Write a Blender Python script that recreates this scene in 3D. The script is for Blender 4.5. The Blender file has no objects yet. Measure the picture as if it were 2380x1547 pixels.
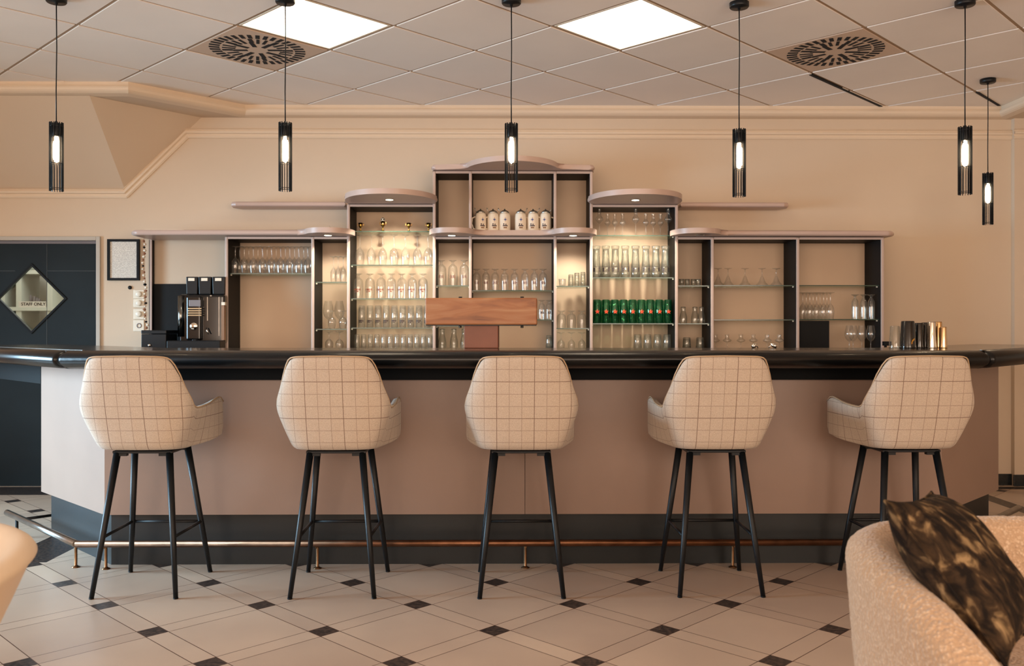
import bpy, bmesh, math, random
from mathutils import Vector, Matrix
random.seed(7)
PI = math.pi
S = bpy.context.scene
COL = S.collection

# ------------------------------------------------------------------ camera, world, light, exposure
F = 2073.0; HZ = 765.0; CAMZ = 1.2; YAW = 0.0098
cd = bpy.data.cameras.new('camera'); cam = bpy.data.objects.new('camera', cd); COL.objects.link(cam)
cam.location = (0, 0, CAMZ); cam.rotation_euler = (PI/2, 0, -YAW)
cd.sensor_width = 36; cd.lens = F/2380*36; cd.shift_y = -(773.5-HZ)/2380
cd.clip_start = 0.05
cd.dof.use_dof = True; cd.dof.focus_distance = 4.3; cd.dof.aperture_fstop = 4.5
S.camera = cam
S.view_settings.view_transform = 'Standard'; S.view_settings.look = 'None'
S.view_settings.gamma = 1; S.view_settings.use_curve_mapping = False
S.view_settings.exposure = 0.14
S.cycles.transparent_max_bounces = 48
S.cycles.max_bounces = 8
S.cycles.caustics_reflective = False; S.cycles.caustics_refractive = False
S.cycles.sample_clamp_indirect = 4.0

w = bpy.data.worlds.new('daylight'); S.world = w; w.use_nodes = True
bgn = w.node_tree.nodes['Background']; bgn.inputs[0].default_value = (1.0, 0.74, 0.55, 1); bgn.inputs[1].default_value = 0.25

def area(name, loc, look, sx, sy, col, power, spread=PI):
    l = bpy.data.lights.new(name, 'AREA'); l.shape = 'RECTANGLE'; l.size = sx; l.size_y = sy
    l.color = col; l.energy = power; l.spread = spread
    o = bpy.data.objects.new(name, l); COL.objects.link(o); o.location = loc
    o.rotation_euler = (Vector(look)-Vector(loc)).to_track_quat('-Z', 'Y').to_euler()
    return o
# warm fill added from the unseen rear wall, daylight through the left window
area('rear_fill', (-2.6, -2.85, 1.75), (-2.6, 5, 4.4), 4.6, 1.9, (1.0, 0.785, 0.62), 165)
area('rear_fill', (2.9, -2.85, 1.75), (2.9, 5, 4.4), 3.6, 1.9, (1.0, 0.795, 0.635), 165)
area('left_window_daylight', (-5.85, 4.0, 1.35), (-2.4, 4.8, 0.5), 2.2, 1.6, (0.50, 0.78, 1.0), 112, math.radians(80))

def spot(name, loc, look, power, angle, col=(1, 0.89, 0.72), blend=0.6):
    l = bpy.data.lights.new(name, 'SPOT'); l.energy = power; l.spot_size = math.radians(angle); l.spot_blend = blend
    l.color = col; l.shadow_soft_size = 0.03
    o = bpy.data.objects.new(name, l); COL.objects.link(o); o.location = loc
    o.rotation_euler = (Vector(look)-Vector(loc)).to_track_quat('-Z', 'Y').to_euler()
    return o

# ------------------------------------------------------------------ photo frame to place
def P(px, py, Y):
    dx = (px-1190)/F; dz = (HZ-py)/F
    x = dx*math.cos(YAW)+math.sin(YAW); y = -dx*math.sin(YAW)+math.cos(YAW)
    t = Y/y
    return Vector((t*x, Y, CAMZ+t*dz))
def PX(px, Y): return P(px, HZ, Y).x
def PZ(py, Y): return P(1190, py, Y).z

# ------------------------------------------------------------------ materials
def lin(r, g, b):
    def f(c):
        c /= 255.0
        return c/12.92 if c <= 0.04045 else ((c+0.055)/1.055)**2.4
    return (f(r), f(g), f(b), 1)
def newmat(name):
    m = bpy.data.materials.new(name); m.use_nodes = True
    nt = m.node_tree; nt.nodes.clear()
    out = nt.nodes.new('ShaderNodeOutputMaterial')
    return m, nt, out
def N(nt, t, **kw):
    n = nt.nodes.new(t)
    for k, v in kw.items(): setattr(n, k, v)
    return n
def L(nt, a, b): nt.links.new(a, b)
def pbr(name, col, rough=0.5, metal=0.0, var=0.0, vscale=8.0, bump=0.0, bscale=60.0, coat=0.0, sheen=0.0, spec=0.5, detail=4):
    m, nt, out = newmat(name)
    b = N(nt, 'ShaderNodeBsdfPrincipled'); L(nt, b.outputs[0], out.inputs[0])
    b.inputs['Base Color'].default_value = col; b.inputs['Roughness'].default_value = rough
    b.inputs['Metallic'].default_value = metal; b.inputs['Specular IOR Level'].default_value = spec
    if coat: b.inputs['Coat Weight'].default_value = coat; b.inputs['Coat Roughness'].default_value = 0.08
    if sheen: b.inputs['Sheen Weight'].default_value = sheen; b.inputs['Sheen Roughness'].default_value = 0.5
    tc = N(nt, 'ShaderNodeTexCoord')
    if var:
        n = N(nt, 'ShaderNodeTexNoise'); n.inputs['Scale'].default_value = vscale; n.inputs['Detail'].default_value = detail
        L(nt, tc.outputs['Object'], n.inputs['Vector'])
        r = N(nt, 'ShaderNodeValToRGB'); r.color_ramp.elements[0].position = 0.3; r.color_ramp.elements[1].position = 0.7
        r.color_ramp.elements[0].color = tuple(c*(1-var) for c in col[:3])+(1,)
        r.color_ramp.elements[1].color = tuple(min(1, c*(1+var)) for c in col[:3])+(1,)
        L(nt, n.outputs[0], r.inputs[0]); L(nt, r.outputs[0], b.inputs['Base Color'])
    if bump:
        n = N(nt, 'ShaderNodeTexNoise'); n.inputs['Scale'].default_value = bscale; n.inputs['Detail'].default_value = 6
        L(nt, tc.outputs['Object'], n.inputs['Vector'])
        bp = N(nt, 'ShaderNodeBump'); bp.inputs['Strength'].default_value = bump; bp.inputs['Distance'].default_value = 0.01
        L(nt, n.outputs[0], bp.inputs['Height']); L(nt, bp.outputs[0], b.inputs['Normal'])
    return m
def emit(name, col, strength):
    m, nt, out = newmat(name)
    e = N(nt, 'ShaderNodeEmission'); e.inputs[0].default_value = col; e.inputs[1].default_value = strength
    L(nt, e.outputs[0], out.inputs[0]); return m
def glassmat(name, tint, edge=(0.9, 0.9, 0.88, 1), rough=0.04, lo=0.05, hi=0.75, power=2.6, diff=0.0, dcol=(0.9, 0.9, 0.88, 1)):
    m, nt, out = newmat(name)
    t = N(nt, 'ShaderNodeBsdfTransparent'); t.inputs[0].default_value = tint
    g = N(nt, 'ShaderNodeBsdfGlossy'); g.inputs[0].default_value = edge; g.inputs['Roughness'].default_value = rough
    lw = N(nt, 'ShaderNodeLayerWeight'); lw.inputs[0].default_value = 0.5
    pw = N(nt, 'ShaderNodeMath', operation='POWER'); pw.inputs[1].default_value = power
    mr = N(nt, 'ShaderNodeMapRange'); mr.inputs[3].default_value = lo; mr.inputs[4].default_value = hi
    L(nt, lw.outputs['Facing'], pw.inputs[0]); L(nt, pw.outputs[0], mr.inputs[0])
    mx = N(nt, 'ShaderNodeMixShader'); L(nt, mr.outputs[0], mx.inputs[0]); L(nt, t.outputs[0], mx.inputs[1]); L(nt, g.outputs[0], mx.inputs[2])
    last = mx.outputs[0]
    if diff:
        d1 = N(nt, 'ShaderNodeBsdfDiffuse'); d1.inputs[0].default_value = dcol
        d2 = N(nt, 'ShaderNodeBsdfTranslucent'); d2.inputs[0].default_value = dcol
        m1 = N(nt, 'ShaderNodeMixShader'); L(nt, d1.outputs[0], m1.inputs[1]); L(nt, d2.outputs[0], m1.inputs[2])
        m2 = N(nt, 'ShaderNodeMixShader'); m2.inputs[0].default_value = diff; L(nt, last, m2.inputs[1]); L(nt, m1.outputs[0], m2.inputs[2]); last = m2.outputs[0]
    L(nt, last, out.inputs[0]); return m

M = {}
M['wall'] = pbr('wall_paint', lin(214, 194, 171), 0.85, var=0.02, vscale=1.5, bump=0.05, bscale=250)
M['ceil'] = pbr('ceiling_tile', lin(250, 243, 236), 0.9, var=0.02, vscale=2.2, bump=0.05, bscale=300)
M['grid'] = pbr('ceiling_grid_metal', lin(176, 152, 128), 0.6)
M['gap'] = pbr('dark_gap', lin(20, 20, 22), 0.9)
M['plaster'] = pbr('cornice_plaster', lin(228, 208, 184), 0.7, bump=0.03, bscale=90)
M['black'] = pbr('black_laminate', lin(15, 17, 19), 0.55, var=0.1, vscale=5, spec=0.2)
M['blackmetal'] = pbr('black_powder_coat', lin(14, 18, 22), 0.42, spec=0.35, bump=0.02, bscale=300)
M['strip'] = pbr('mauve_edge_laminate', lin(190, 166, 154), 0.4)
M['cap'] = pbr('mauve_cap_laminate', lin(194, 168, 156), 0.35, var=0.03, vscale=4)
M['panel'] = pbr('bar_front_laminate', lin(148, 124, 110), 0.42, var=0.035, vscale=3.5, bump=0.03, bscale=420)
M['kick'] = pbr('dark_kick_board', lin(21, 27, 30), 0.45, var=0.28, vscale=3, bump=0.03)
M['leather'] = pbr('black_padded_leather', lin(9, 11, 13), 0.3, bump=0.05, bscale=35, coat=0.12, spec=0.35)
M['apron_and_shade'] = pbr('black_apron_and_shade', lin(12, 14, 15), 0.7, spec=0.15)
M['copper'] = pbr('worn_copper_tube', lin(124, 88, 66), 0.36, metal=1.0, var=0.25, vscale=14)
M['brass'] = pbr('aged_brass', lin(118, 90, 66), 0.35, metal=1.0, var=0.2, vscale=30)
M['steel'] = pbr('worn_steel', lin(150, 146, 140), 0.28, metal=1.0, var=0.25, vscale=12)
M['chrome'] = pbr('chrome', lin(225, 222, 215), 0.08, metal=1.0)
M['gold'] = pbr('gold_plastic', lin(214, 168, 84), 0.18, metal=1.0)
M['lining'] = pbr('dark_brown_velvet', lin(74, 56, 40), 0.8, sheen=0.3, var=0.2, vscale=9)
M['white'] = pbr('white_plastic', lin(236, 226, 208), 0.4)
M['paper'] = None
M['blackgloss'] = pbr('black_gloss_plastic', lin(10, 12, 14), 0.12, coat=0.5)
M['blacksatin'] = pbr('black_satin_plastic', lin(17, 19, 22), 0.4, spec=0.3)
M['greyplastic'] = pbr('grey_plastic', lin(120, 115, 118), 0.3)
M['label'] = pbr('cream_label', lin(240, 226, 204), 0.5)
M['brownbox'] = pbr('brown_card', lin(150, 112, 84), 0.7)
M['ceramic'] = pbr('cream_ceramic', lin(240, 225, 205), 0.2)
M['pewter'] = pbr('pewter', lin(196, 190, 180), 0.42, metal=1.0)
M['printred'] = pbr('red_print', lin(150, 84, 62), 0.5)
M['printdark'] = pbr('dark_print', lin(62, 42, 48), 0.5)
M['printblue'] = pbr('blue_print', lin(90, 96, 140), 0.5)
M['starred'] = pbr('red_star_print', lin(228, 70, 38), 0.4)
M['cork'] = pbr('cork_bead', lin(150, 104, 78), 0.8)
M['cream'] = pbr('cream_upholstery', lin(226, 206, 178), 0.85, sheen=0.2, var=0.03, vscale=7, bump=0.08, bscale=400)
M['bulb'] = emit('filament_bulb_glow', (1.0, 0.74, 0.46, 1), 60)
M['diffuser'] = emit('lit_diffuser', (1.0, 0.80, 0.58, 1), 7.0)
M['spotglow'] = emit('halogen_glow', (1.0, 0.90, 0.66, 1), 9)
M['glass'] = glassmat('clear_glass', (0.965, 0.965, 0.955, 1), rough=0.06, diff=0.045, lo=0.10)
M['glass2'] = glassmat('clear_thick_glass', (0.90, 0.92, 0.90, 1), lo=0.1, hi=0.85, power=1.8, rough=0.06, diff=0.04)
M['greenglass'] = glassmat('green_glass', (0.56, 0.84, 0.68, 1), edge=(0.35, 0.62, 0.45, 1), lo=0.16, hi=0.7, power=2, rough=0.08, diff=0.17, dcol=lin(16, 104, 66))
M['shelfglass'] = glassmat('shelf_glass', (0.965, 0.985, 0.97, 1), edge=(0.75, 0.85, 0.78, 1), lo=0.03, hi=0.5)
M['shelfedge'] = pbr('shelf_glass_edge', lin(52, 74, 62), 0.15)
M['pane'] = glassmat('window_pane', (0.93, 0.95, 0.93, 1), lo=0.04, hi=0.5)
M['kitchenwhite'] = pbr('white_kitchen_paint', lin(232, 230, 222), 0.6)
M['kitchengrey'] = pbr('kitchen_grey', lin(170, 172, 162), 0.6)

def tile_floor():
    m, nt, out = newmat('floor_tiles')
    b = N(nt, 'ShaderNodeBsdfPrincipled'); L(nt, b.outputs[0], out.inputs[0])
    geo = N(nt, 'ShaderNodeNewGeometry'); sp = N(nt, 'ShaderNodeSeparateXYZ'); L(nt, geo.outputs['Position'], sp.inputs[0])
    def ma(op, a, c=None, d=None):
        n = N(nt, 'ShaderNodeMath', operation=op)
        for i, v in enumerate((a, c, d)):
            if v is None: continue
            if isinstance(v, (int, float)): n.inputs[i].default_value = v
            else: L(nt, v, n.inputs[i])
        return n.outputs[0]
    X0, Y0, D = -0.374, 3.216, 0.679
    Pd = D/math.sqrt(2); SW = 0.0895
    x = ma('SUBTRACT', sp.outputs[0], X0); y = ma('SUBTRACT', sp.outputs[1], Y0)
    u = ma('MULTIPLY', ma('ADD', x, y), 1/math.sqrt(2)); v = ma('MULTIPLY', ma('SUBTRACT', y, x), 1/math.sqrt(2))
    fu = ma('WRAP', ma('ADD', u, SW/2), Pd, 0.0); fv = ma('WRAP', ma('ADD', v, SW/2), Pd, 0.0)
    su = ma('LESS_THAN', fu, SW); sv = ma('LESS_THAN', fv, SW)
    ins = ma('MULTIPLY', su, sv)
    g = 0.0018
    def line(f):
        a1 = ma('LESS_THAN', f, g); a2 = ma('GREATER_THAN', f, Pd-g)
        a3 = ma('LESS_THAN', ma('ABSOLUTE', ma('SUBTRACT', f, SW)), g)
        return ma('MAXIMUM', ma('MAXIMUM', a1, a2), a3)
    gl = ma('MAXIMUM', line(fu), line(fv))
    def rng(val, a, c): return ma('MULTIPLY', ma('GREATER_THAN', val, a), ma('LESS_THAN', val, c))
    bx, by = sp.outputs[0], sp.outputs[1]
    band = ma('MULTIPLY', rng(bx, -2.62, -2.355), rng(by, 4.62, 5.30))
    band = ma('MAXIMUM', band, ma('MULTIPLY', rng(bx, 3.40, 3.52), rng(by, 2.0, 6.52)))
    band = ma('MAXIMUM', band, ma('MULTIPLY', rng(bx, 1.0, 5.0), rng(by, 6.66, 6.76)))
    band = ma('MAXIMUM', band, ma('MULTIPLY', rng(bx, -6.0, -2.0), rng(by, 6.50, 6.83)))
    dark = ma('MAXIMUM', ins, band)
    # per tile tone
    cu = ma('FLOOR', ma('DIVIDE', ma('ADD', u, SW/2), Pd)); cv = ma('FLOOR', ma('DIVIDE', ma('ADD', v, SW/2), Pd))
    cmb = N(nt, 'ShaderNodeCombineXYZ'); L(nt, cu, cmb.inputs[0]); L(nt, cv, cmb.inputs[1]); L(nt, su, cmb.inputs[2])
    wn = N(nt, 'ShaderNodeTexWhiteNoise'); L(nt, cmb.outputs[0], wn.inputs[0])
    nz = N(nt, 'ShaderNodeTexNoise'); nz.inputs['Scale'].default_value = 2.3; nz.inputs['Detail'].default_value = 5; L(nt, geo.outputs['Position'], nz.inputs['Vector'])
    fac = ma('ADD', ma('MULTIPLY', wn.outputs[0], 0.35), ma('MULTIPLY', nz.outputs[0], 0.65))
    r = N(nt, 'ShaderNodeValToRGB'); r.color_ramp.elements[0].position = 0.25; r.color_ramp.elements[1].position = 0.75
    r.color_ramp.elements[0].color = lin(186, 163, 144); r.color_ramp.elements[1].color = lin(210, 186, 163)
    L(nt, fac, r.inputs[0])
    n2 = N(nt, 'ShaderNodeTexNoise'); n2.inputs['Scale'].default_value = 60; n2.inputs['Detail'].default_value = 4; L(nt, geo.outputs['Position'], n2.inputs['Vector'])
    r2 = N(nt, 'ShaderNodeValToRGB'); r2.color_ramp.elements[0].position = 0.42; r2.color_ramp.elements[1].position = 0.62
    r2.color_ramp.elements[0].color = lin(36, 32, 32); r2.color_ramp.elements[1].color = lin(78, 64, 56); L(nt, n2.outputs[0], r2.inputs[0])
    mx = N(nt, 'ShaderNodeMix', data_type='RGBA'); L(nt, dark, mx.inputs[0]); L(nt, r.outputs[0], mx.inputs[6]); L(nt, r2.outputs[0], mx.inputs[7])
    mg = N(nt, 'ShaderNodeMix', data_type='RGBA'); L(nt, gl, mg.inputs[0]); L(nt, mx.outputs[2], mg.inputs[6]); mg.inputs[7].default_value = lin(88, 62, 48)
    L(nt, mg.outputs[2], b.inputs['Base Color'])
    L(nt, ma('ADD', ma('MULTIPLY', nz.outputs[0], 0.12), 0.27), b.inputs['Roughness'])
    bp = N(nt, 'ShaderNodeBump'); bp.inputs['Strength'].default_value = 0.35; bp.inputs['Distance'].default_value = 0.002
    L(nt, ma('SUBTRACT', 1.0, gl), bp.inputs['Height']); L(nt, bp.outputs[0], b.inputs['Normal'])
    return m
M['floor'] = tile_floor()

def granite():
    m, nt, out = newmat('speckled_black_granite')
    b = N(nt, 'ShaderNodeBsdfPrincipled'); L(nt, b.outputs[0], out.inputs[0])
    geo = N(nt, 'ShaderNodeNewGeometry')
    n = N(nt, 'ShaderNodeTexNoise'); n.inputs['Scale'].default_value = 170; n.inputs['Detail'].default_value = 3; L(nt, geo.outputs['Position'], n.inputs['Vector'])
    r = N(nt, 'ShaderNodeValToRGB'); r.color_ramp.elements[0].position = 0.48; r.color_ramp.elements[1].position = 0.72
    r.color_ramp.elements[0].color = lin(24, 24, 26); r.color_ramp.elements[1].color = lin(128, 112, 96)
    L(nt, n.outputs[0], r.inputs[0]); L(nt, r.outputs[0], b.inputs['Base Color']); b.inputs['Roughness'].default_value = 0.16
    return m
M['granite'] = granite()

def plaid():
    m, nt, out = newmat('plaid_wool')
    b = N(nt, 'ShaderNodeBsdfPrincipled'); L(nt, b.outputs[0], out.inputs[0])
    b.inputs['Roughness'].default_value = 0.9; b.inputs['Sheen Weight'].default_value = 0.15
    uv = N(nt, 'ShaderNodeUVMap'); uv.uv_map = 'UVMap'; sp = N(nt, 'ShaderNodeSeparateXYZ'); L(nt, uv.outputs[0], sp.inputs[0])
    def ma(op, a, c=None, d=None):
        n = N(nt, 'ShaderNodeMath', operation=op)
        for i, v in enumerate((a, c, d)):
            if v is None: continue
            if isinstance(v, (int, float)): n.inputs[i].default_value = v
            else: L(nt, v, n.inputs[i])
        return n.outputs[0]
    def lines(c, per, strong):
        f = ma('WRAP', c, per, 0.0)
        l1 = ma('LESS_THAN', ma('ABSOLUTE', ma('SUBTRACT', f, per/2)), 0.0014)
        f3 = ma('WRAP', c, per*3, 0.0)
        l3 = ma('LESS_THAN', ma('ABSOLUTE', ma('SUBTRACT', f3, per*strong)), 0.0017)
        return l1, l3
    a1, a3 = lines(sp.outputs[0], 0.0555, 1.5); b1, b3 = lines(sp.outputs[1], 0.055, 1.5)
    li = ma('ADD', ma('MULTIPLY', ma('MAXIMUM', a1, b1), 0.38), ma('MULTIPLY', ma('MAXIMUM', a3, b3), 0.32))
    tc = N(nt, 'ShaderNodeTexCoord')
    n = N(nt, 'ShaderNodeTexNoise'); n.inputs['Scale'].default_value = 260; n.inputs['Detail'].default_value = 3; L(nt, tc.outputs['Object'], n.inputs['Vector'])
    r = N(nt, 'ShaderNodeValToRGB'); r.color_ramp.elements[0].position = 0.3; r.color_ramp.elements[1].position = 0.7
    r.color_ramp.elements[0].color = lin(184, 168, 151); r.color_ramp.elements[1].color = lin(206, 192, 176); L(nt, n.outputs[0], r.inputs[0])
    mx = N(nt, 'ShaderNodeMix', data_type='RGBA'); L(nt, li, mx.inputs[0]); L(nt, r.outputs[0], mx.inputs[6]); mx.inputs[7].default_value = lin(84, 44, 24)
    L(nt, mx.outputs[2], b.inputs['Base Color'])
    bp = N(nt, 'ShaderNodeBump'); bp.inputs['Strength'].default_value = 0.2; bp.inputs['Distance'].default_value = 0.002
    L(nt, n.outputs[0], bp.inputs['Height']); L(nt, bp.outputs[0], b.inputs['Normal'])
    return m
M['plaid'] = plaid()
M['piping'] = pbr('beige_piping', lin(186, 160, 130), 0.7)

def boucle():
    m, nt, out = newmat('cream_boucle')
    b = N(nt, 'ShaderNodeBsdfPrincipled'); L(nt, b.outputs[0], out.inputs[0])
    b.inputs['Roughness'].default_value = 0.95; b.inputs['Sheen Weight'].default_value = 0.5; b.inputs['Sheen Roughness'].default_value = 0.4
    tc = N(nt, 'ShaderNodeTexCoord')
    v = N(nt, 'ShaderNodeTexVoronoi'); v.inputs['Scale'].default_value = 120; L(nt, tc.outputs['Object'], v.inputs['Vector'])
    n = N(nt, 'ShaderNodeTexNoise'); n.inputs['Scale'].default_value = 70; n.inputs['Detail'].default_value = 6; L(nt, tc.outputs['Object'], n.inputs['Vector'])
    ad = N(nt, 'ShaderNodeMath', operation='SUBTRACT'); L(nt, n.outputs[0], ad.inputs[0]); L(nt, v.outputs[0], ad.inputs[1])
    r = N(nt, 'ShaderNodeValToRGB'); r.color_ramp.elements[0].position = 0.0; r.color_ramp.elements[1].position = 0.5
    r.color_ramp.elements[0].color = lin(194, 164, 134); r.color_ramp.elements[1].color = lin(226, 202, 174)
    L(nt, ad.outputs[0], r.inputs[0]); L(nt, r.outputs[0], b.inputs['Base Color'])
    bp = N(nt, 'ShaderNodeBump'); bp.inputs['Strength'].default_value = 0.7; bp.inputs['Distance'].default_value = 0.006
    L(nt, ad.outputs[0], bp.inputs['Height']); L(nt, bp.outputs[0], b.inputs['Normal'])
    return m
M['boucle'] = boucle()

def fur():
    m, nt, out = newmat('mottled_fur_print')
    b = N(nt, 'ShaderNodeBsdfPrincipled'); L(nt, b.outputs[0], out.inputs[0])
    b.inputs['Roughness'].default_value = 0.85; b.inputs['Specular IOR Level'].default_value = 0.15
    tc = N(nt, 'ShaderNodeTexCoord'); mp = N(nt, 'ShaderNodeMapping'); mp.inputs['Scale'].default_value = (36, 20, 30)
    L(nt, tc.outputs['Object'], mp.inputs[0])
    n = N(nt, 'ShaderNodeTexNoise'); n.inputs['Scale'].default_value = 1.0; n.inputs['Detail'].default_value = 5; n.inputs['Distortion'].default_value = 0.6
    L(nt, mp.outputs[0], n.inputs['Vector'])
    r = N(nt, 'ShaderNodeValToRGB'); e = r.color_ramp.elements; e[0].position = 0.42; e[1].position = 0.70
    e[0].color = lin(26, 21, 18); e[1].color = lin(150, 126, 92)
    k = e.new(0.55); k.color = lin(62, 48, 34)
    L(nt, n.outputs[0], r.inputs[0]); L(nt, r.outputs[0], b.inputs['Base Color'])
    n3 = N(nt, 'ShaderNodeTexNoise'); n3.inputs['Scale'].default_value = 300; L(nt, tc.outputs['Object'], n3.inputs['Vector'])
    bp = N(nt, 'ShaderNodeBump'); bp.inputs['Strength'].default_value = 0.4; bp.inputs['Distance'].default_value = 0.004
    L(nt, n3.outputs[0], bp.inputs['Height']); L(nt, bp.outputs[0], b.inputs['Normal'])
    return m
M['fur'] = fur()

def wood():
    m, nt, out = newmat('oiled_oak')
    b = N(nt, 'ShaderNodeBsdfPrincipled'); L(nt, b.outputs[0], out.inputs[0]); b.inputs['Roughness'].default_value = 0.45
    tc = N(nt, 'ShaderNodeTexCoord'); mp = N(nt, 'ShaderNodeMapping'); mp.inputs['Scale'].default_value = (2.2, 9, 13)
    L(nt, tc.outputs['Object'], mp.inputs[0])
    n = N(nt, 'ShaderNodeTexNoise'); n.inputs['Scale'].default_value = 1.3; n.inputs['Detail'].default_value = 7; n.inputs['Distortion'].default_value = 0.9
    L(nt, mp.outputs[0], n.inputs['Vector'])
    r = N(nt, 'ShaderNodeValToRGB'); e = r.color_ramp.elements; e[0].position = 0.32; e[1].position = 0.72
    e[0].color = lin(120, 72, 46); e[1].color = lin(186, 136, 94)
    k = e.new(0.5); k.color = lin(166, 104, 62)
    L(nt, n.outputs[0], r.inputs[0]); L(nt, r.outputs[0], b.inputs['Base Color'])
    return m
M['wood'] = wood()
M['woodred'] = pbr('reddish_timber', lin(134, 80, 58), 0.5, var=0.15, vscale=6)

def paper():
    m, nt, out = newmat('printed_paper')
    b = N(nt, 'ShaderNodeBsdfPrincipled'); L(nt, b.outputs[0], out.inputs[0]); b.inputs['Roughness'].default_value = 0.5
    geo = N(nt, 'ShaderNodeNewGeometry'); sp = N(nt, 'ShaderNodeSeparateXYZ'); L(nt, geo.outputs['Position'], sp.inputs[0])
    wv = N(nt, 'ShaderNodeMath', operation='WRAP'); wv.inputs[1].default_value = 0.0072; wv.inputs[2].default_value = 0; L(nt, sp.outputs[2], wv.inputs[0])
    lt = N(nt, 'ShaderNodeMath', operation='LESS_THAN'); lt.inputs[1].default_value = 0.0026; L(nt, wv.outputs[0], lt.inputs[0])
    n = N(nt, 'ShaderNodeTexNoise'); n.inputs['Scale'].default_value = 160; L(nt, geo.outputs['Position'], n.inputs['Vector'])
    gt = N(nt, 'ShaderNodeMath', operation='GREATER_THAN'); gt.inputs[1].default_value = 0.46; L(nt, n.outputs[0], gt.inputs[0])
    mu = N(nt, 'ShaderNodeMath', operation='MULTIPLY'); L(nt, lt.outputs[0], mu.inputs[0]); L(nt, gt.outputs[0], mu.inputs[1])
    mx = N(nt, 'ShaderNodeMix', data_type='RGBA'); L(nt, mu.outputs[0], mx.inputs[0]); mx.inputs[6].default_value = lin(228, 224, 214); mx.inputs[7].default_value = lin(158, 150, 142)
    L(nt, mx.outputs[2], b.inputs['Base Color']); return m
M['paper'] = paper()

# ------------------------------------------------------------------ mesh helpers
def BM(): return bmesh.new()
def obj(name, bm, mats, parent=None, loc=None, smooth=False, bevel=0, bseg=2, matrix=None):
    bmesh.ops.recalc_face_normals(bm, faces=bm.faces[:])
    me = bpy.data.meshes.new(name); bm.to_mesh(me); bm.free()
    if not isinstance(mats, (list, tuple)): mats = [mats]
    for m in mats: me.materials.append(m)
    if smooth:
        for p in me.polygons: p.use_smooth = True
    o = bpy.data.objects.new(name, me); COL.objects.link(o)
    if parent: o.parent = parent
    if loc is not None: o.location = loc
    if bevel:
        b = o.modifiers.new('bevel', 'BEVEL'); b.width = bevel; b.segments = bseg; b.limit_method = 'ANGLE'; b.angle_limit = 0.6
    return o
def box(bm, x0, x1, y0, y1, z0, z1, mi=0, mat=None):
    vs = [bm.verts.new((x, y, z)) for x in (x0, x1) for y in (y0, y1) for z in (z0, z1)]
    if mat is not None:
        for v in vs: v.co = mat @ v.co
    f = [(0, 1, 3, 2), (4, 6, 7, 5), (0, 4, 5, 1), (2, 3, 7, 6), (0, 2, 6, 4), (1, 5, 7, 3)]
    for q in f: bm.faces.new([vs[i] for i in q]).material_index = mi
    return vs
def lathe(bm, prof, seg=24, c=(0, 0, 0), mi=0, a0=0.0):
    rings = []
    for r, z in prof:
        if r < 1e-6: rings.append([bm.verts.new((c[0], c[1], c[2]+z))])
        else: rings.append([bm.verts.new((c[0]+r*math.cos(a0+2*PI*i/seg), c[1]+r*math.sin(a0+2*PI*i/seg), c[2]+z)) for i in range(seg)])
    for a, b in zip(rings, rings[1:]):
        for i in range(seg):
            j = (i+1) % seg
            if len(a) == 1 and len(b) == 1: continue
            if len(a) == 1: f = bm.faces.new((a[0], b[j], b[i]))
            elif len(b) == 1: f = bm.faces.new((a[i], a[j], b[0]))
            else: f = bm.faces.new((a[i], a[j], b[j], b[i]))
            f.material_index = mi; f.smooth = True
def tube(bm, pts, r, seg=10, mi=0, r2=None, caps=True):
    pts = [Vector(p) for p in pts]; n = len(pts); rings = []
    up = None
    for i, p in enumerate(pts):
        if i == 0: t = pts[1]-p
        elif i == n-1: t = p-pts[i-1]
        else: t = (pts[i+1]-p).normalized()+(p-pts[i-1]).normalized()
        t.normalize()
        if up is None:
            up = Vector((0, 0, 1)) if abs(t.z) < 0.9 else Vector((0, 1, 0))
        a = t.cross(up).normalized(); b = a.cross(t).normalized(); up = b
        k = 1.0
        if 0 < i < n-1:
            d1 = (p-pts[i-1]).normalized(); k = 1/max(0.5, math.cos(d1.angle(t)))
        rr = r if r2 is None else r+(r2-r)*i/(n-1)
        ring = []
        for j in range(seg):
            an = 2*PI*j/seg
            ring.append(bm.verts.new(p+a*math.cos(an)*rr*k+b*math.sin(an)*rr))
        rings.append(ring)
    for a, b in zip(rings, rings[1:]):
        for i in range(seg):
            f = bm.faces.new((a[i], a[(i+1) % seg], b[(i+1) % seg], b[i])); f.material_index = mi; f.smooth = True
    if caps:
        bm.faces.new(rings[0][::-1]).material_index = mi; bm.faces.new(rings[-1]).material_index = mi
def prism(bm, pts, z0, z1, bev=0.0, seg=4, mi=0):
    lo = [bm.verts.new((x, y, z0)) for x, y in pts]; hi = [bm.verts.new((x, y, z1)) for x, y in pts]
    fs = [bm.faces.new(lo[::-1]), bm.faces.new(hi)]
    n = len(pts)
    for i in range(n): bm.faces.new((lo[i], lo[(i+1) % n], hi[(i+1) % n], hi[i]))
    for f in bm.faces: f.material_index = mi
    if bev:
        es = list({e for f in fs for e in f.edges})
        bmesh.ops.bevel(bm, geom=es, offset=bev, segments=seg, affect='EDGES', profile=0.5, clamp_overlap=False)
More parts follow.
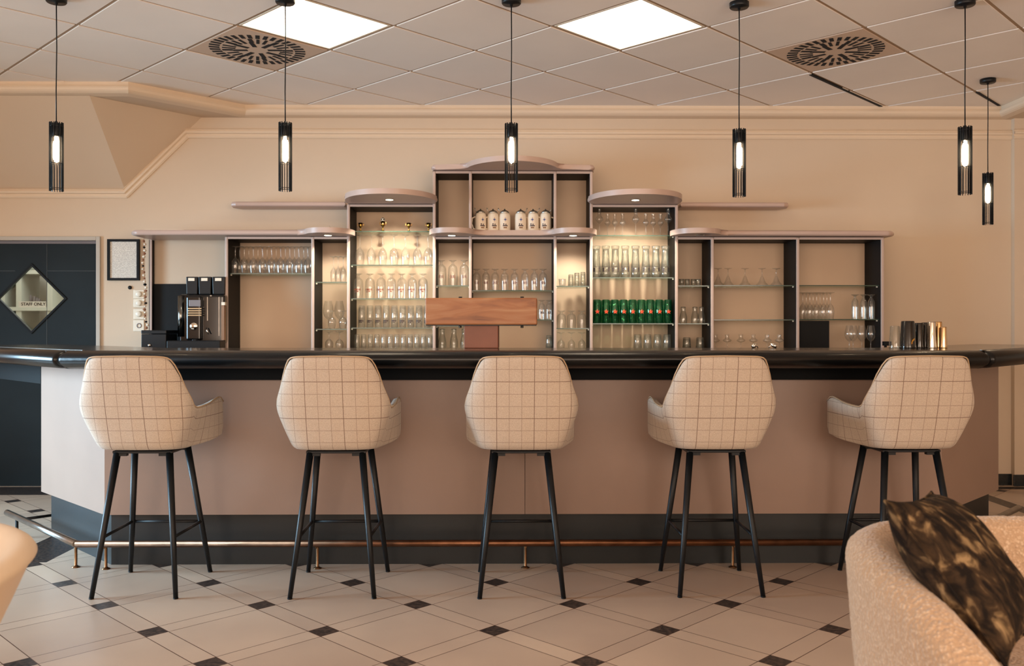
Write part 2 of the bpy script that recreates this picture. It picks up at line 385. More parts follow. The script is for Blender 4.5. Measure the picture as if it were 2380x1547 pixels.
def sweep(bm, path, prof, mapf, closed=False):
    """path: 2D points, prof: (offset along left normal, height); mapf(u, v, h) -> 3D"""
    path = [Vector(p) for p in path]; n = len(path); rings = []
    for i, p in enumerate(path):
        def nrm(a, b):
            d = (b-a).normalized(); return Vector((-d.y, d.x))
        if i == 0: m = nrm(p, path[1])
        elif i == n-1: m = nrm(path[i-1], p)
        else:
            n1 = nrm(path[i-1], p); n2 = nrm(p, path[i+1]); m = (n1+n2); m = m/(m.dot(n1))
        rings.append([bm.verts.new(mapf(p.x+m.x*d, p.y+m.y*d, h)) for d, h in prof])
    for a, b in zip(rings, rings[1:]):
        for j in range(len(prof)-1):
            bm.faces.new((a[j], a[j+1], b[j+1], b[j]))
    return rings

def tag(o, label=None, cat=None, group=None, kind=None):
    if label: o['label'] = label
    if cat: o['category'] = cat
    if group: o['group'] = group
    if kind: o['kind'] = kind
    return o
def thing(name, label, cat, loc=(0, 0, 0), rz=0, group=None):
    o = bpy.data.objects.new(name, None); COL.objects.link(o); o.empty_display_size = 0.1
    o.location = loc; o.rotation_euler = (0, 0, rz)
    return tag(o, label, cat, group)
def kids(o): return [c for c in ALLKIDS.get(o.name, [])]
def copy_tree(src, loc, label=None, rz=None):
    def rec(s, par):
        c = s.copy(); COL.objects.link(c)
        if par: c.parent = par
        for ch in list(s.children): rec(ch, c)
        return c
    r = rec(src, None); r.location = loc
    if rz is not None: r.rotation_euler = (0, 0, rz)
    if label: r['label'] = label
    return r
ORD = ['first', 'second', 'third', 'fourth', 'fifth', 'sixth', 'seventh', 'eighth', 'ninth', 'tenth', 'eleventh', 'twelfth']

# ================================================================== THE ROOM
WY = 6.84            # back wall plane
CZ = 2.908           # ceiling
XL, XR, YB = -6.0, 6.0, -3.0
# floor
bm = BM(); box(bm, XL-0.1, XR+0.1, YB-0.1, WY+0.1, -0.08, 0.0)
tag(obj('floor', bm, M['floor']), 'beige diagonal floor tiles with small black square insets', kind='structure')

# ceiling: tiles in a 625 mm grid turned 45 degrees, cut along the cornice
CX0, CY0, CD = -2.382, 5.015, 0.8839
XC1 = PX(570, 6.78); XC2 = PX(298, 6.16); XCR = PX(2327, 6.78)
def ceiling_piece(planes):
    bm = BM(); h = 0.625/2-0.011; rot = Matrix.Rotation(PI/4, 4, 'Z')
    skip = [(1.5, 0), (3.5, 0), (1, 1), (5, 1)]
    for j in range(-20, 6):
        for i2 in range(-10, 20):
            if (i2 + j) % 2 == 0: continue
            i = i2/2
            cx = CX0+i*CD; cy = CY0+j*CD/2
            if not (XL-0.4 < cx < XR+0.4 and YB-0.4 < cy < 7.3): continue
            mt = Matrix.Translation((cx, cy, 0)) @ rot
            if (i, j) in skip: continue
            box(bm, -h, h, -h, h, CZ-0.006, CZ+0.01, 0, mt)
            # the T-bars round this tile (half width each)
            b = 0.625/2
            for (x0, x1, y0, y1) in ((-b, b, -b, -h), (-b, b, h, b), (-b, -h, -h, h), (h, b, -h, h)):
                box(bm, x0, x1, y0, y1, CZ, CZ+0.012, 1, mt)
    for i, j in skip:
        mt = Matrix.Translation((CX0+i*CD, CY0+j*CD/2, 0)) @ rot; b = 0.625/2
        for (x0, x1, y0, y1) in ((-b, b, -b, -h), (-b, b, h, b), (-b, -h, -h, h), (h, b, -h, h)):
            box(bm, x0, x1, y0, y1, CZ, CZ+0.012, 1, mt)
        if i in (1, 5): box(bm, -h, h, -h, h, CZ+0.008, CZ+0.012, 2, mt)
        else: box(bm, -h, h, -h, h, CZ+0.02, CZ+0.03, 1, mt)
    for co, no in planes:
        bmesh.ops.bisect_plane(bm, geom=bm.verts[:]+bm.edges[:]+bm.faces[:], plane_co=co, plane_no=no, clear_outer=True, dist=1e-5)
    return bm
a = ceiling_piece([((0, 6.22, 0), (0, 1, 0)), ((XL, 0, 0), (-1, 0, 0)), ((0, YB, 0), (0, -1, 0)), ((XCR+0.06, 0, 0), (1, 0, 0))])
b2 = ceiling_piece([((0, 6.22, 0), (0, -1, 0)), ((0, WY, 0), (0, 1, 0)), ((XC2-0.025, 6.22, 0), (-1, 1, 0)), ((XCR+0.06, 0, 0), (1, 0, 0))])
me_t = bpy.data.meshes.new('t'); b2.to_mesh(me_t); b2.free(); a.from_mesh(me_t)
# open dark joints beside two tiles
def jointbar(p0, p1, wdt):
    A_ = P(*p0); 
for (p0, p1) in (((1884, 169), (2048, 243)), ((2272, 209), (2322, 240))):
    ya = (CZ-CAMZ)*F/(HZ-p0[1]); yb = (CZ-CAMZ)*F/(HZ-p1[1])
    A_ = P(p0[0], p0[1], ya); B_ = P(p1[0], p1[1], yb)
    d = (B_-A_); d.z = 0; ln = d.length; ang = math.atan2(d.y, d.x)
    mt = Matrix.Translation((A_.x, A_.y, 0)) @ Matrix.Rotation(ang, 4, 'Z')
    box(a, 0, ln, -0.010, 0.010, CZ-0.010, CZ+0.006, 2, mt)
ce = obj('ceiling', a, [M['ceil'], M['grid'], M['gap']]); tag(ce, kind='structure')

# walls: back wall in pieces round the staff door
DX0, DX1, DZ = PX(-76, WY), PX(225, WY), PZ(560, WY)
bm = BM()
box(bm, XL, DX0, WY, WY+0.15, 0, 3.1); box(bm, DX1, XR, WY, WY+0.15, 0, 3.1); box(bm, DX0, DX1, WY, WY+0.15, DZ, 3.1)
tag(obj('wall_back', bm, M['wall']), kind='structure')
XP = PX(2350, WY)
bm = BM(); box(bm, XP, XR, WY-0.045, WY-0.001, 0, 2.82)
tag(obj('trim_1', bm, M['wall']), 'shallow wall projection at the far right', kind='structure')
# left wall with window opening, rear wall with openings, right wall
bm = BM()
box(bm, XL-0.15, XL, YB, 2.85, 0, 3.1); box(bm, XL-0.15, XL, 5.15, WY, 0, 3.1); box(bm, XL-0.15, XL, 2.85, 5.15, 0, 0.5); box(bm, XL-0.15, XL, 2.85, 5.15, 2.2, 3.1)
tag(obj('wall_left', bm, M['wall']), kind='structure')
bm = BM(); box(bm, XR, XR+0.15, YB, WY, 0, 3.1); tag(obj('wall_right', bm, M['wall']), kind='structure')
bm = BM()
box(bm, XL, XR, YB-0.15, YB, 0, 0.7); box(bm, XL, XR, YB-0.15, YB, 2.75, 3.1); box(bm, XL, -5, YB-0.15, YB, 0.7, 2.75); box(bm, -0.2, 1.0, YB-0.15, YB, 0.7, 2.75); box(bm, 4.8, XR, YB-0.15, YB, 0.7, 2.75)
tag(obj('wall_rear', bm, M['wall']), kind='structure')

# cornice
cprof = [(0.06, CZ+0.004), (0.06, CZ-0.034), (0.066, CZ-0.038), (0.082, CZ-0.040), (0.086, CZ-0.052), (0.082, CZ-0.066), (0.072, CZ-0.076), (0.058, CZ-0.084), (0.035, CZ-0.088), (0.0, CZ-0.092)]
xa = XC1-0.06*math.tan(PI/8); xb = XC2-0.06*math.tan(PI/8)
cpath = [(XL, 6.22), (xb, 6.22), (xa, WY), (XCR+0.06, WY), (XCR+0.06, YB)]
# offsets point into the room: path runs left to right, room lies to the right -> negative normal
bm = BM(); sweep(bm, cpath, [(-d, z) for d, z in cprof], lambda u, v, h: (u, v, h))
tag(obj('trim_2', bm, M['plaster']), 'moulded cornice under the tiled ceiling', kind='structure')
# soffit above the lower area on the right, and the one behind the left cornice
bm = BM(); box(bm, XCR+0.06, XR, YB, WY, CZ-0.092, 3.05); tag(obj('trim_3', bm, M['wall']), 'lower soffit at the right', kind='structure')
bm = BM(); prism(bm, [(XL, 6.222), (xb, 6.222), (xa, WY-0.001), (XL, WY-0.001)], CZ-0.090, 3.05)
tag(obj('trim_4', bm, M['wall']), 'soffit behind the left cornice', kind='structure')
# sloping bulkhead
A_ = P(208, 222, 6.20); B_ = P(290, 440, WY); C_ = P(468, 262, WY)
A_.z = min(A_.z, CZ-0.09); C_.z = CZ-0.09
bm = BM()
vA = bm.verts.new(A_); vB = bm.verts.new(B_); vC = bm.verts.new(C_)
vA2 = bm.verts.new((XL, A_.y, A_.z)); vB2 = bm.verts.new((XL, B_.y, B_.z)); vT = bm.verts.new((XL, WY, A_.z))
vT2 = bm.verts.new((A_.x, WY, A_.z))
bm.faces.new((vA, vB, vC)); bm.faces.new((vA, vA2, vB2, vB)); bm.faces.new((vA, vC, vT2)); bm.faces.new((vA2, vA, vT2, vT))
tag(obj('trim_5', bm, M['wall']), 'sloping plaster bulkhead at the upper left', kind='structure')
# wall moulding
mprof = [(-0.036, 0.0), (-0.036, 0.010), (-0.026, 0.018), (-0.016, 0.016), (-0.014, 0.010), (-0.006, 0.010), (0.002, 0.024), (0.014, 0.026), (0.018, 0.014), (0.024, 0.012), (0.030, 0.020), (0.036, 0.014), (0.036, 0.0)]
zm = PZ(312, WY); zl = PZ(451, WY)
bm = BM(); sweep(bm, [(XL, zl), (PX(292, WY), zl), (PX(434, WY), zm), (XP, zm)], mprof, lambda u, v, h: (u, WY-h, v))
tag(obj('trim_6', bm, M['plaster']), 'ribbed wall moulding stepping down towards the door', kind='structure')
bm = BM(); sweep(bm, [(XP-0.01, zm), (XR, zm)], mprof, lambda u, v, h: (u, WY-0.045-h, v))
tag(obj('trim_7', bm, M['plaster']), kind='structure')
# black skirting tiles
bm = BM(); box(bm, 2.2, XP+0.001, WY-0.012, WY-0.001, 0, 0.088); box(bm, XP-0.01, XR, WY-0.057, WY-0.045, 0, 0.088)
tag(obj('baseboard_back', bm, pbr('dark_skirting_tile', lin(34, 38, 40), 0.2, var=0.4, vscale=20), bevel=0.003), kind='structure')
# small black dot (wall sensor)
o = thing('door_bell_button', 'small round black button on the wall under the picture frame', 'button', P(302, 668, WY-0.006))
bm = BM(); lathe(bm, [(0, 0), (0.012, 0), (0.012, 0.004), (0.010, 0.008), (0, 0.009)], 20)
q = obj('button_face', bm, M['blacksatin'], o); q.rotation_euler = (PI/2, 0, 0)
bm = BM(); lathe(bm, [(0.011, -0.001), (0.0145, -0.001), (0.0145, 0.003), (0.011, 0.003)], 20)
q = obj('rim', bm, M['black'], o); q.rotation_euler = (PI/2, 0, 0)

# staff door with diamond window
bm = BM()
cxd = PX(75.5, WY+0.04); hx = 0.262; czd = PZ(694, WY+0.04); hz = 0.262
outer = [(DX0, 0.0), (DX1, 0.0), (DX1, DZ), (DX0, DZ)]
dia = [(cxd, czd-hz), (cxd+hx, czd), (cxd, czd+hz), (cxd-hx, czd)]
for y, flip in ((WY+0.03, 0), (WY+0.075, 1)):
    o_ = [bm.verts.new((x, y, z)) for x, z in outer]; d_ = [bm.verts.new((x, y, z)) for x, z in dia]
    if not flip: fo, fd = o_, d_
    for q in ((o_[0], o_[1], d_[0]), (o_[1], d_[1], d_[0]), (o_[1], o_[2], d_[1]), (o_[2], d_[2], d_[1]), (o_[2], o_[3], d_[2]), (o_[3], d_[3], d_[2]), (o_[3], o_[0], d_[3]), (o_[0], d_[0], d_[3])):
        bm.faces.new(q)
for i in range(4):
    bm.faces.new((fd[i], fd[(i+1) % 4], d_[(i+1) % 4], d_[i]))
    bm.faces.new((fo[i], fo[(i+1) % 4], o_[(i+1) % 4], o_[i]))
door = obj('door_1', bm, pbr('charcoal_door_laminate', lin(22, 31, 34), 0.45, var=0.22, vscale=3, spec=0.2)); tag(door, 'charcoal staff door with a diamond-shaped window', kind='structure')
bm = BM()
for s in (0, 1, 2, 3):
    a0 = Vector((dia[s][0], 0, dia[s][1])); a1 = Vector((dia[(s+1) % 4][0], 0, dia[(s+1) % 4][1]))
    c = Vector((cxd, 0, czd)); i0 = c+(a0-c)*0.95; i1 = c+(a1-c)*0.95; o0 = c+(a0-c)*1.03; o1 = c+(a1-c)*1.03
    vs = []
    for y in (WY+0.022, WY+0.032):
        vs.append([bm.verts.new((v.x, y, v.z)) for v in (o0, o1, i1, i0)])
    bm.faces.new(vs[0]); bm.faces.new(vs[1][::-1]); bm.faces.new((vs[0][0], vs[0][1], vs[1][1], vs[1][0])); bm.faces.new((vs[0][2], vs[0][3], vs[1][3], vs[1][2]))
obj('glazing_bead', bm, M['black'], door)
bm = BM(); vs = [bm.verts.new((x, WY+0.05, z)) for x, z in dia]; bm.faces.new(vs)
vs = [bm.verts.new((x, WY+0.055, z)) for x, z in dia]; bm.faces.new(vs[::-1])
obj('glass_pane', bm, M['pane'], door)
# grooves on the door face
bm = BM()
box(bm, PX(104, WY), PX(105, WY), WY+0.028, WY+0.031, 0.1, DZ-0.01); box(bm, PX(104, WY), DX1, WY+0.028, WY+0.031, PZ(630, WY), PZ(629, WY)); box(bm, DX0, PX(30, WY), WY+0.028, WY+0.031, PZ(630, WY), PZ(629, WY))
obj('panel_joint', bm, pbr('door_joint', lin(60, 66, 66), 0.4), door)
bm = BM(); box(bm, DX0, DX1, WY+0.015, WY+0.06, DZ-0.022, DZ); obj('door_closer_rail', bm, M['greyplastic'], door)
bm = BM(); fw = 0.032
box(bm, DX1, DX1+fw, WY-0.018, WY+0.10, 0, DZ+fw); box(bm, DX0-fw, DX0, WY-0.018, WY+0.10, 0, DZ+fw); box(bm, DX0, DX1, WY-0.018, WY+0.10, DZ, DZ+fw)
tag(obj('trim_8', bm, pbr('grey_door_frame', lin(186, 178, 166), 0.4), bevel=0.004), 'light grey steel door frame', kind='structure')
# sign on the pane
bm = BM(); s0 = P(40, 700, WY+0.045); s1 = P(104, 714, WY+0.045); box(bm, s0.x, s1.x, WY+0.062, WY+0.065, s1.z, s0.z)
sg = obj('door_sign', bm, M['white'], None); tag(sg, 'small white sign reading STAFF ONLY behind the diamond window', 'sign')
tx = bpy.data.curves.new('sign_lettering', 'FONT'); tx.body = 'STAFF ONLY'; tx.size = 0.033; tx.extrude = 0.0005; tx.align_x = 'CENTER'; tx.align_y = 'CENTER'; tx.offset = 0.0006
tx.materials.append(M['black'])
tmp_ = bpy.data.objects.new('lettering_curve', tx); tme = bpy.data.meshes.new_from_object(tmp_); bpy.data.objects.remove(tmp_)
to = bpy.data.objects.new('sign_lettering', tme); COL.objects.link(to); to.parent = sg; to.location = (P(74, 706, WY+0.04).x, WY+0.061, P(74, 706.5, WY+0.04).z); to.rotation_euler = (PI/2, 0, 0)
# bright room behind the door
bm = BM()
KX0, KX1 = DX0-0.9, DX1+0.5
box(bm, KX0, KX1, 8.9, 9.0, 0, 2.6); box(bm, KX0-0.1, KX0, WY+0.15, 9.0, 0, 2.6); box(bm, KX1, KX1+0.1, WY+0.15, 9.0, 0, 2.6); box(bm, KX0, KX1, WY+0.15, 9.0, 2.6, 2.7); box(bm, KX0, KX1, WY+0.15, 9.0, -0.1, 0)
tag(obj('wall_kitchen', bm, M['kitchenwhite']), 'white walls of the back room seen through the diamond window', kind='structure')
area('kitchen_lamp', ((KX0+KX1)/2, 7.9, 2.55), ((KX0+KX1)/2, 7.9, 0), 1.4, 1.2, (1.0, 1.0, 0.96), 34)  # unseen ceiling lamp added for the bright back room
o = thing('kitchen_shelf', 'pale open shelving behind the diamond window', 'shelf', (0, 0, 0))
bm = BM(); 
for y0_, z_ in ((717, 0), (632, 0)):
    p0 = P(-40, y0_, 8.5); p1 = P(190, y0_, 8.5); box(bm, p0.x, p1.x, 8.45, 8.8, p0.z-0.02, p0.z+0.015)
obj('shelf_board', bm, M['kitchengrey'], o)
for k_, px_ in enumerate((50, 122, 12)):
    bm = BM(); p = P(px_, 700, 8.5); box(bm, p.x-0.03, p.x+0.02, 8.46, 8.79, 0.0, 2.3); obj('upright', bm, M['kitchengrey'], o)
for k_, px_ in enumerate((50, 59, 66, 71)):
    p = P(px_, 715, 8.46)
    bm = BM(); lathe(bm, [(0, 0), (0.017, 0), (0.017, 0.10-0.012*k_), (0.012, 0.11-0.012*k_), (0.012, 0.12-0.012*k_), (0, 0.12-0.012*k_)], 14)
    q = obj('storage_jar', bm, M['greyplastic'], None, (p.x, 8.62, P(1, 717, 8.5).z+0.015), smooth=True)
    tag(q, ORD[k_]+' grey jar from the left on the pale shelf behind the door window', 'jar', 'jars behind the door window')

# ================================================================== CEILING FITTINGS
h = 0.3
for k, (i, lab) in enumerate(((1.5, 'left lit square ceiling light panel beside the round vent'), (3.5, 'right lit square ceiling light panel above the middle of the bar'))):
    t = thing('ceiling_light_panel', lab, 'ceiling light', (CX0+i*CD, CY0, CZ-0.004), PI/4, 'lit ceiling panels')
    bm = BM(); box(bm, -h+0.012, h-0.012, -h+0.012, h-0.012, 0.004, 0.010); obj('diffuser', bm, M['diffuser'], t)
    bm = BM()
    for (x0, x1, y0, y1) in ((-h, h, -h, -h+0.012), (-h, h, h-0.012, h), (-h, -h+0.012, -h+0.012, h-0.012), (h-0.012, h, -h+0.012, h-0.012)): box(bm, x0, x1, y0, y1, 0.0, 0.014)
    obj('frame', bm, M['white'], t)
M['ventplate'] = pbr('vent_plate', lin(214, 190, 170), 0.5)
for k, (i, lab) in enumerate(((1, 'left square ceiling vent with a ring of radial slots'), (5, 'right square ceiling vent with a ring of radial slots'))):
    t = thing('ceiling_vent', lab, 'vent', (CX0+i*CD, CY0+CD/2, CZ-0.006), PI/4, 'swirl vents in the ceiling')
    bm = BM(); box(bm, -h, h, -h, h, 0.0, 0.008); obj('vent_plate', bm, M['ventplate'], t, bevel=0.002)
    bm = BM()
    def slot(r0, r1, an, wd):
        mt = Matrix.Rotation(an, 4, 'Z'); box(bm, r0, r1, -wd/2, wd/2, -0.0015, 0.0005, 0, mt)
    for q in range(36): slot(0.222, 0.284, 2*PI*q/36, 0.024)
    for q in range(8): slot(0.062, 0.150, 2*PI*q/8, 0.026); slot(0.149, 0.212, 2*PI*q/8+0.045, 0.026)
    for q in range(8):
        for dd in (-0.12, 0.12): slot(0.130, 0.208, 2*PI*(q+0.5)/8+dd, 0.018)
    obj('slots', bm, M['gap'], t)

# pendants
def make_pendant(drop):
    t = thing('pendant_lamp', '', 'pendant lamp', (0, 0, CZ-0.006))
    bm = BM(); lathe(bm, [(0, 0), (0.05, 0), (0.05, -0.022), (0.046, -0.027), (0.008, -0.027), (0.008, -0.036), (0, -0.036)], 32); obj('canopy', bm, M['blackmetal'], t)
    top = -drop; H = 0.352; R = 0.0345
    bm = BM(); tube(bm, [(0, 0, -0.03), (0.0015, 0.001, top*0.4), (-0.001, 0, top*0.75), (0, 0, top+0.004)], 0.003, 8); obj('cord', bm, M['blackmetal'], t)
    bm = BM()
    for i in range(15):
        an = 2*PI*(i+0.5)/15; mt = Matrix.Rotation(an, 4, 'Z')
        box(bm, R-0.007, R, -0.0010, 0.0010, top-H, top, 0, mt)
    cage = obj('cage', bm, M['blackmetal'], t)
    for zz in (top-0.02, top-0.21, top-H+0.014):
        bm = BM(); rr = R-0.004
        tube(bm, [(rr*math.cos(2*PI*q/28), rr*math.sin(2*PI*q/28), zz) for q in range(29)], 0.0016, 6, caps=False); obj('ring', bm, M['blackmetal'], cage)
    bm = BM(); lathe(bm, [(0, top), (0.006, top+0.006), (0.008, top), (0.022, top-0.004), (0.023, top-0.066), (0.021, top-0.072), (0, top-0.072)], 24); obj('socket', bm, M['blackmetal'], t)
    bm = BM(); z = top-0.074
    lathe(bm, [(0, z), (0.009, z), (0.010, z-0.012), (0.0145, z-0.026), (0.0155, z-0.04), (0.0155, z-0.105), (0.013, z-0.120), (0.007, z-0.130), (0, z-0.133)], 20); obj('bulb', bm, M['bulb'], t, smooth=True)
    return t
spec = [(131, 287, 4.6, 'black slatted pendant lamp at the far left above the door side'),
        (663, 286, 4.6, 'second black slatted pendant lamp from the left, crossing the vent'),
        (1188.5, 287, 4.6, 'black slatted pendant lamp in the middle above the shelf arch'),
        (1718, 299, 4.64, 'fourth black slatted pendant lamp from the left, hung slightly lower'),
        (2243, 292, 4.6, 'large black slatted pendant lamp at the right, beside a smaller-looking one'),
        (2296, 400, 6.04, 'rearmost black slatted pendant lamp, hanging lowest at the right wall')]
for px, ty, Y, lab in spec:
    zt = PZ(ty, Y); t = make_pendant(CZ-0.006-zt)
    t.location = (PX(px, Y), Y, CZ-0.006); t['label'] = lab; t['group'] = 'slatted pendant lamps'

# ================================================================== THE BAR
PLx, PLy = PX(243, 4.53), 4.53            # left front corner of the panel
PRx, PRy = PX(2189, 4.53), 4.53
WL = 0.93                                  # length of each wing panel
c45 = math.sqrt(0.5)
Lw = (PLx-WL*c45, PLy+WL*c45); Rw = (PRx+WL*c45, PRy+WL*c45)
bar = thing('bar_counter', 'long angled bar counter with mauve front and black padded edge', 'bar counter', (0.1, 4.7, 0))
def brel(bm, name, mats, **k):
    for v in bm.verts: v.co -= Vector((0.1, 4.7, 0))
    return obj(name, bm, mats, bar, **k)
def offs(pts, d):
    """offset an open polyline towards the room (right-hand side when going left to right)"""
    out = []
    pts = [Vector(p) for p in pts]
    for i, p in enumerate(pts):
        def nr(a, b): q = (b-a).normalized(); return Vector((q.y, -q.x))
        if i == 0: m = nr(p, pts[1])
        elif i == len(pts)-1: m = nr(pts[i-1], p)
        else:
            n1 = nr(pts[i-1], p); n2 = nr(p, pts[i+1]); m = n1+n2; m = m/m.dot(n1)
        out.append((p.x+m.x*d, p.y+m.y*d))
    return out
body = [Lw, (PLx, PLy), (PRx, PRy), Rw]
def slabpoly(f, b): return list(f)+list(reversed(b))
ZP0, ZP1 = 0.262, 1.012
for seg, nm in (((0, 1), 'wing_panel'), ((1, 2), 'front_panel'), ((2, 3), 'wing_panel')):
    f = body[seg[0]:seg[1]+1]; full_b = offs(body, -0.03); b_ = full_b[seg[0]:seg[1]+1]
    bm = BM()
    if nm == 'front_panel':
        xm = PX(1220, 4.53)
        prism(bm, [f[0], (xm-0.0012, PLy), (xm-0.0012, PLy+0.03), b_[0]], ZP0, ZP1)
        prism(bm, [(xm+0.0012, PLy), f[1], b_[1], (xm+0.0012, PLy+0.03)], ZP0, ZP1)
    else: prism(bm, slabpoly(f, b_), ZP0, ZP1)
    brel(bm, nm, M['panel'])
bm = BM(); xm = PX(1220, 4.53); box(bm, xm-0.03, xm+0.03, PLy+0.031, PLy+0.034, ZP0, ZP1); brel(bm, 'joint_strip', M['gap'])
kf = offs(body, -0.04); kb = offs(body, -0.07)
sh = 0.045*c45
kf[0] = (kf[0][0]+sh, kf[0][1]-sh); kb[0] = (kb[0][0]+sh, kb[0][1]-sh); kf[3] = (kf[3][0]-sh, kf[3][1]-sh); kb[3] = (kb[3][0]-sh, kb[3][1]-sh)
bm = BM(); prism(bm, slabpoly(kf, kb), 0.0, ZP0+0.01); brel(bm, 'kick_board', M['kick'])
bk = offs(body, -0.42); bm = BM(); prism(bm, slabpoly(offs(body, -0.40), bk), 0.0, 1.01); brel(bm, 'back_panel', M['apron_and_shade'])
# black strip across the front panel, in place of the shadow under the nosing
bm = BM(); box(bm, PLx+0.01, PRx-0.01, PLy-0.028, PLy-0.001, 0.945, 1.012); brel(bm, 'apron_and_shade', M['apron_and_shade'])
# top
ext = 1.0
nl = offs(body, 0.28)
def extend(pts, e):
    a0, a1 = Vector(pts[0]), Vector(pts[1]); b0, b1 = Vector(pts[-1]), Vector(pts[-2])
    return [tuple(a0+(a0-a1).normalized()*e)]+list(pts[1:-1])+[tuple(b0+(b0-b1).normalized()*e)]
bodyx = extend(body, ext)
ZT = 1.0975
tf = offs(bodyx, 0.215); tb = offs(bodyx, -0.42)
bm = BM(); prism(bm, slabpoly(tf, tb), ZT-0.045, ZT); brel(bm, 'countertop', M['granite'], bevel=0.003)
bm = BM(); prism(bm, slabpoly(offs(bodyx, 0.20), offs(bodyx, -0.40)), ZT-0.088, ZT-0.046); brel(bm, 'underboard', M['apron_and_shade'])
# wing flap aprons beyond the panels
for sgn in (0, 1):
    A0 = Vector(body[0] if sgn == 0 else body[3]); B0 = Vector(bodyx[0] if sgn == 0 else bodyx[3])
    d = (B0-A0).normalized(); nn = Vector((d.y, -d.x)) if sgn else Vector((-d.y, d.x))
    if sgn == 0:
        pts = [A0+d*0.01, B0, B0-nn*0.03, A0+d*0.01-nn*0.03]
        bm = BM(); prism(bm, [tuple(p) for p in pts], 0.885, 1.009); brel(bm, 'flap_apron', M['apron_and_shade'])
# nosing: rounded leather roll in three lengths
nprof = []
for k in range(15):
    an = -PI/2+PI*k/14
    nprof.append((0.215+0.065*math.cos(an), 1.0545+0.0435*math.sin(an)))
nprof = [(0.19, 1.011)]+nprof+[(0.20, 1.098)]
def nosing(p0, p1, path_pts, i0):
    pass
full = [Vector(p) for p in bodyx]
def seg_nosing(a, b_, t0, t1, miter0, miter1, nm, mat):
    """straight length a->b; ends cut by mitre factor (shift along the run per unit offset), gap t"""
    a = Vector(a); b_ = Vector(b_); d = (b_-a).normalized(); n = Vector((d.y, -d.x)); ln = (b_-a).length
    bm = BM(); ends = []
    for (s0, mi_, sg) in ((t0, miter0, 1), (ln-t1, miter1, -1)):
        ring = []
        for off, z in nprof:
            along = s0+sg*mi_*off
            p = a+d*along+n*off; ring.append(bm.verts.new((p.x, p.y, z)))
        ends.append(ring)
    # middle rings so the ends can round over
    r0, r1 = ends
    def inner(ring, other, amt, sc):
        cz = 1.0545; out = []
        for v, (off, z) in zip(ring, nprof):
            o_ = v.co+Vector((d.x, d.y, 0))*amt; out.append(bm.verts.new(o_))
        return out
    m0 = inner(r0, r1, 0.018, 1); m1 = inner(r1, r0, -0.018, 1)
    for ring in (r0, r1):
        for v, (off, z) in zip(ring, nprof):
            v.co.z = 1.0545+(v.co.z-1.0545)*0.78
            k = 0.215+(off-0.215)*0.78 if off > 0.215 else off
            v.co.x -= n.x*(off-k); v.co.y -= n.y*(off-k)
    for A1, B1 in ((r0, m0), (m0, m1), (m1, r1)):
        for j in range(len(nprof)-1): bm.faces.new((A1[j], A1[j+1], B1[j+1], B1[j]))
        bm.faces.new((A1[-1], A1[0], B1[0], B1[-1]))
    bm.faces.new(r0); bm.faces.new(r1[::-1])
    brel(bm, nm, mat, smooth=True)
tm = math.tan(PI/8)
# interior of joints: convex corner, so material extends with offset: along = -tm*off
seg_nosing(full[0], full[1], 0.0, 0.012, 0, -tm, 'padded_edge', M['leather'])
seg_nosing(full[1], full[2], 0.012, 0.012, -tm, -tm, 'padded_edge', M['leather'])
seg_nosing(full[2], full[3], 0.012, 0.0, -tm, 0, 'padded_edge', M['leather'])
# thin metal line where slab meets the roll on the wings
bm = BM()
for (a, b_) in ((0, 1), (2, 3)):
    e0 = offs(bodyx, 0.205); e1 = offs(bodyx, 0.217)
    if a == 0: e0[1] = (e0[1][0]+0.08, e0[1][1]); e1[1] = (e1[1][0]+0.08, e1[1][1])
    prism(bm, [e1[a], e1[b_], e0[b_], e0[a]], ZT, ZT+0.003)
brel(bm, 'metal_inlay', M['steel'])

# foot rail
RZ = 0.132
rail = thing('foot_rail', 'worn copper and steel foot rail along the base of the bar', 'foot rail', (0.1, 4.46, 0))
rx0 = PX(178, 4.46); rx1 = PX(2204, 4.46)
def rrel(bm, name, mat, par=None, **k):
    for v in bm.verts: v.co -= Vector((0.1, 4.46, 0))
    return obj(name, bm, mat, par or rail, **k)
lend = P(18, 1192, 5.22); lend = (rx0-0.77, 4.46+0.77)
bm = BM(); tube(bm, [(rx0-0.003, 4.46, RZ), (rx1+0.003, 4.46, RZ)], 0.017, 16); rrel(bm, 'front_tube', M['copper'])
bm = BM(); tube(bm, [(lend[0], lend[1], RZ), (rx0-0.004, 4.464, RZ)], 0.018, 16); rrel(bm, 'wing_tube', M['steel'])
bm = BM(); tube(bm, [(rx1+0.004, 4.464, RZ), (rx1+0.85, 4.46+0.85, RZ)], 0.018, 16); rrel(bm, 'wing_tube', M['steel'])
posts = [(PX(246, 4.49), 4.49), (PX(738, 4.49), 4.49), (PX(1221, 4.49), 4.49), (PX(1703, 4.49), 4.49), (PX(2160, 4.49), 4.49)]
for x, y in posts:
    bm = BM(); lathe(bm, [(0, 0), (0.021, 0), (0.021, 0.003), (0.010, 0.008), (0.0075, 0.012), (0.0075, 0.10), (0.006, 0.118), (0, 0.118)], 18, (x, y, 0)); p_ = rrel(bm, 'post', M['brass'])
    bm = BM(); tube(bm, [(x, y-0.03, 0.112), (x, y+0.02, 0.112), (x, 4.571, 0.112)], 0.006, 8); rrel(bm, 'bracket', M['brass'])
x_, y_ = rx0-0.035, 4.46+0.065
bm = BM(); lathe(bm, [(0, 0), (0.021, 0), (0.021, 0.003), (0.010, 0.008), (0.0075, 0.012), (0.0075, 0.10), (0.006, 0.118), (0, 0.118)], 18, (x_, y_, 0)); rrel(bm, 'post', M['brass'])
x_, y_ = lend[0]+0.10, lend[1]-0.08
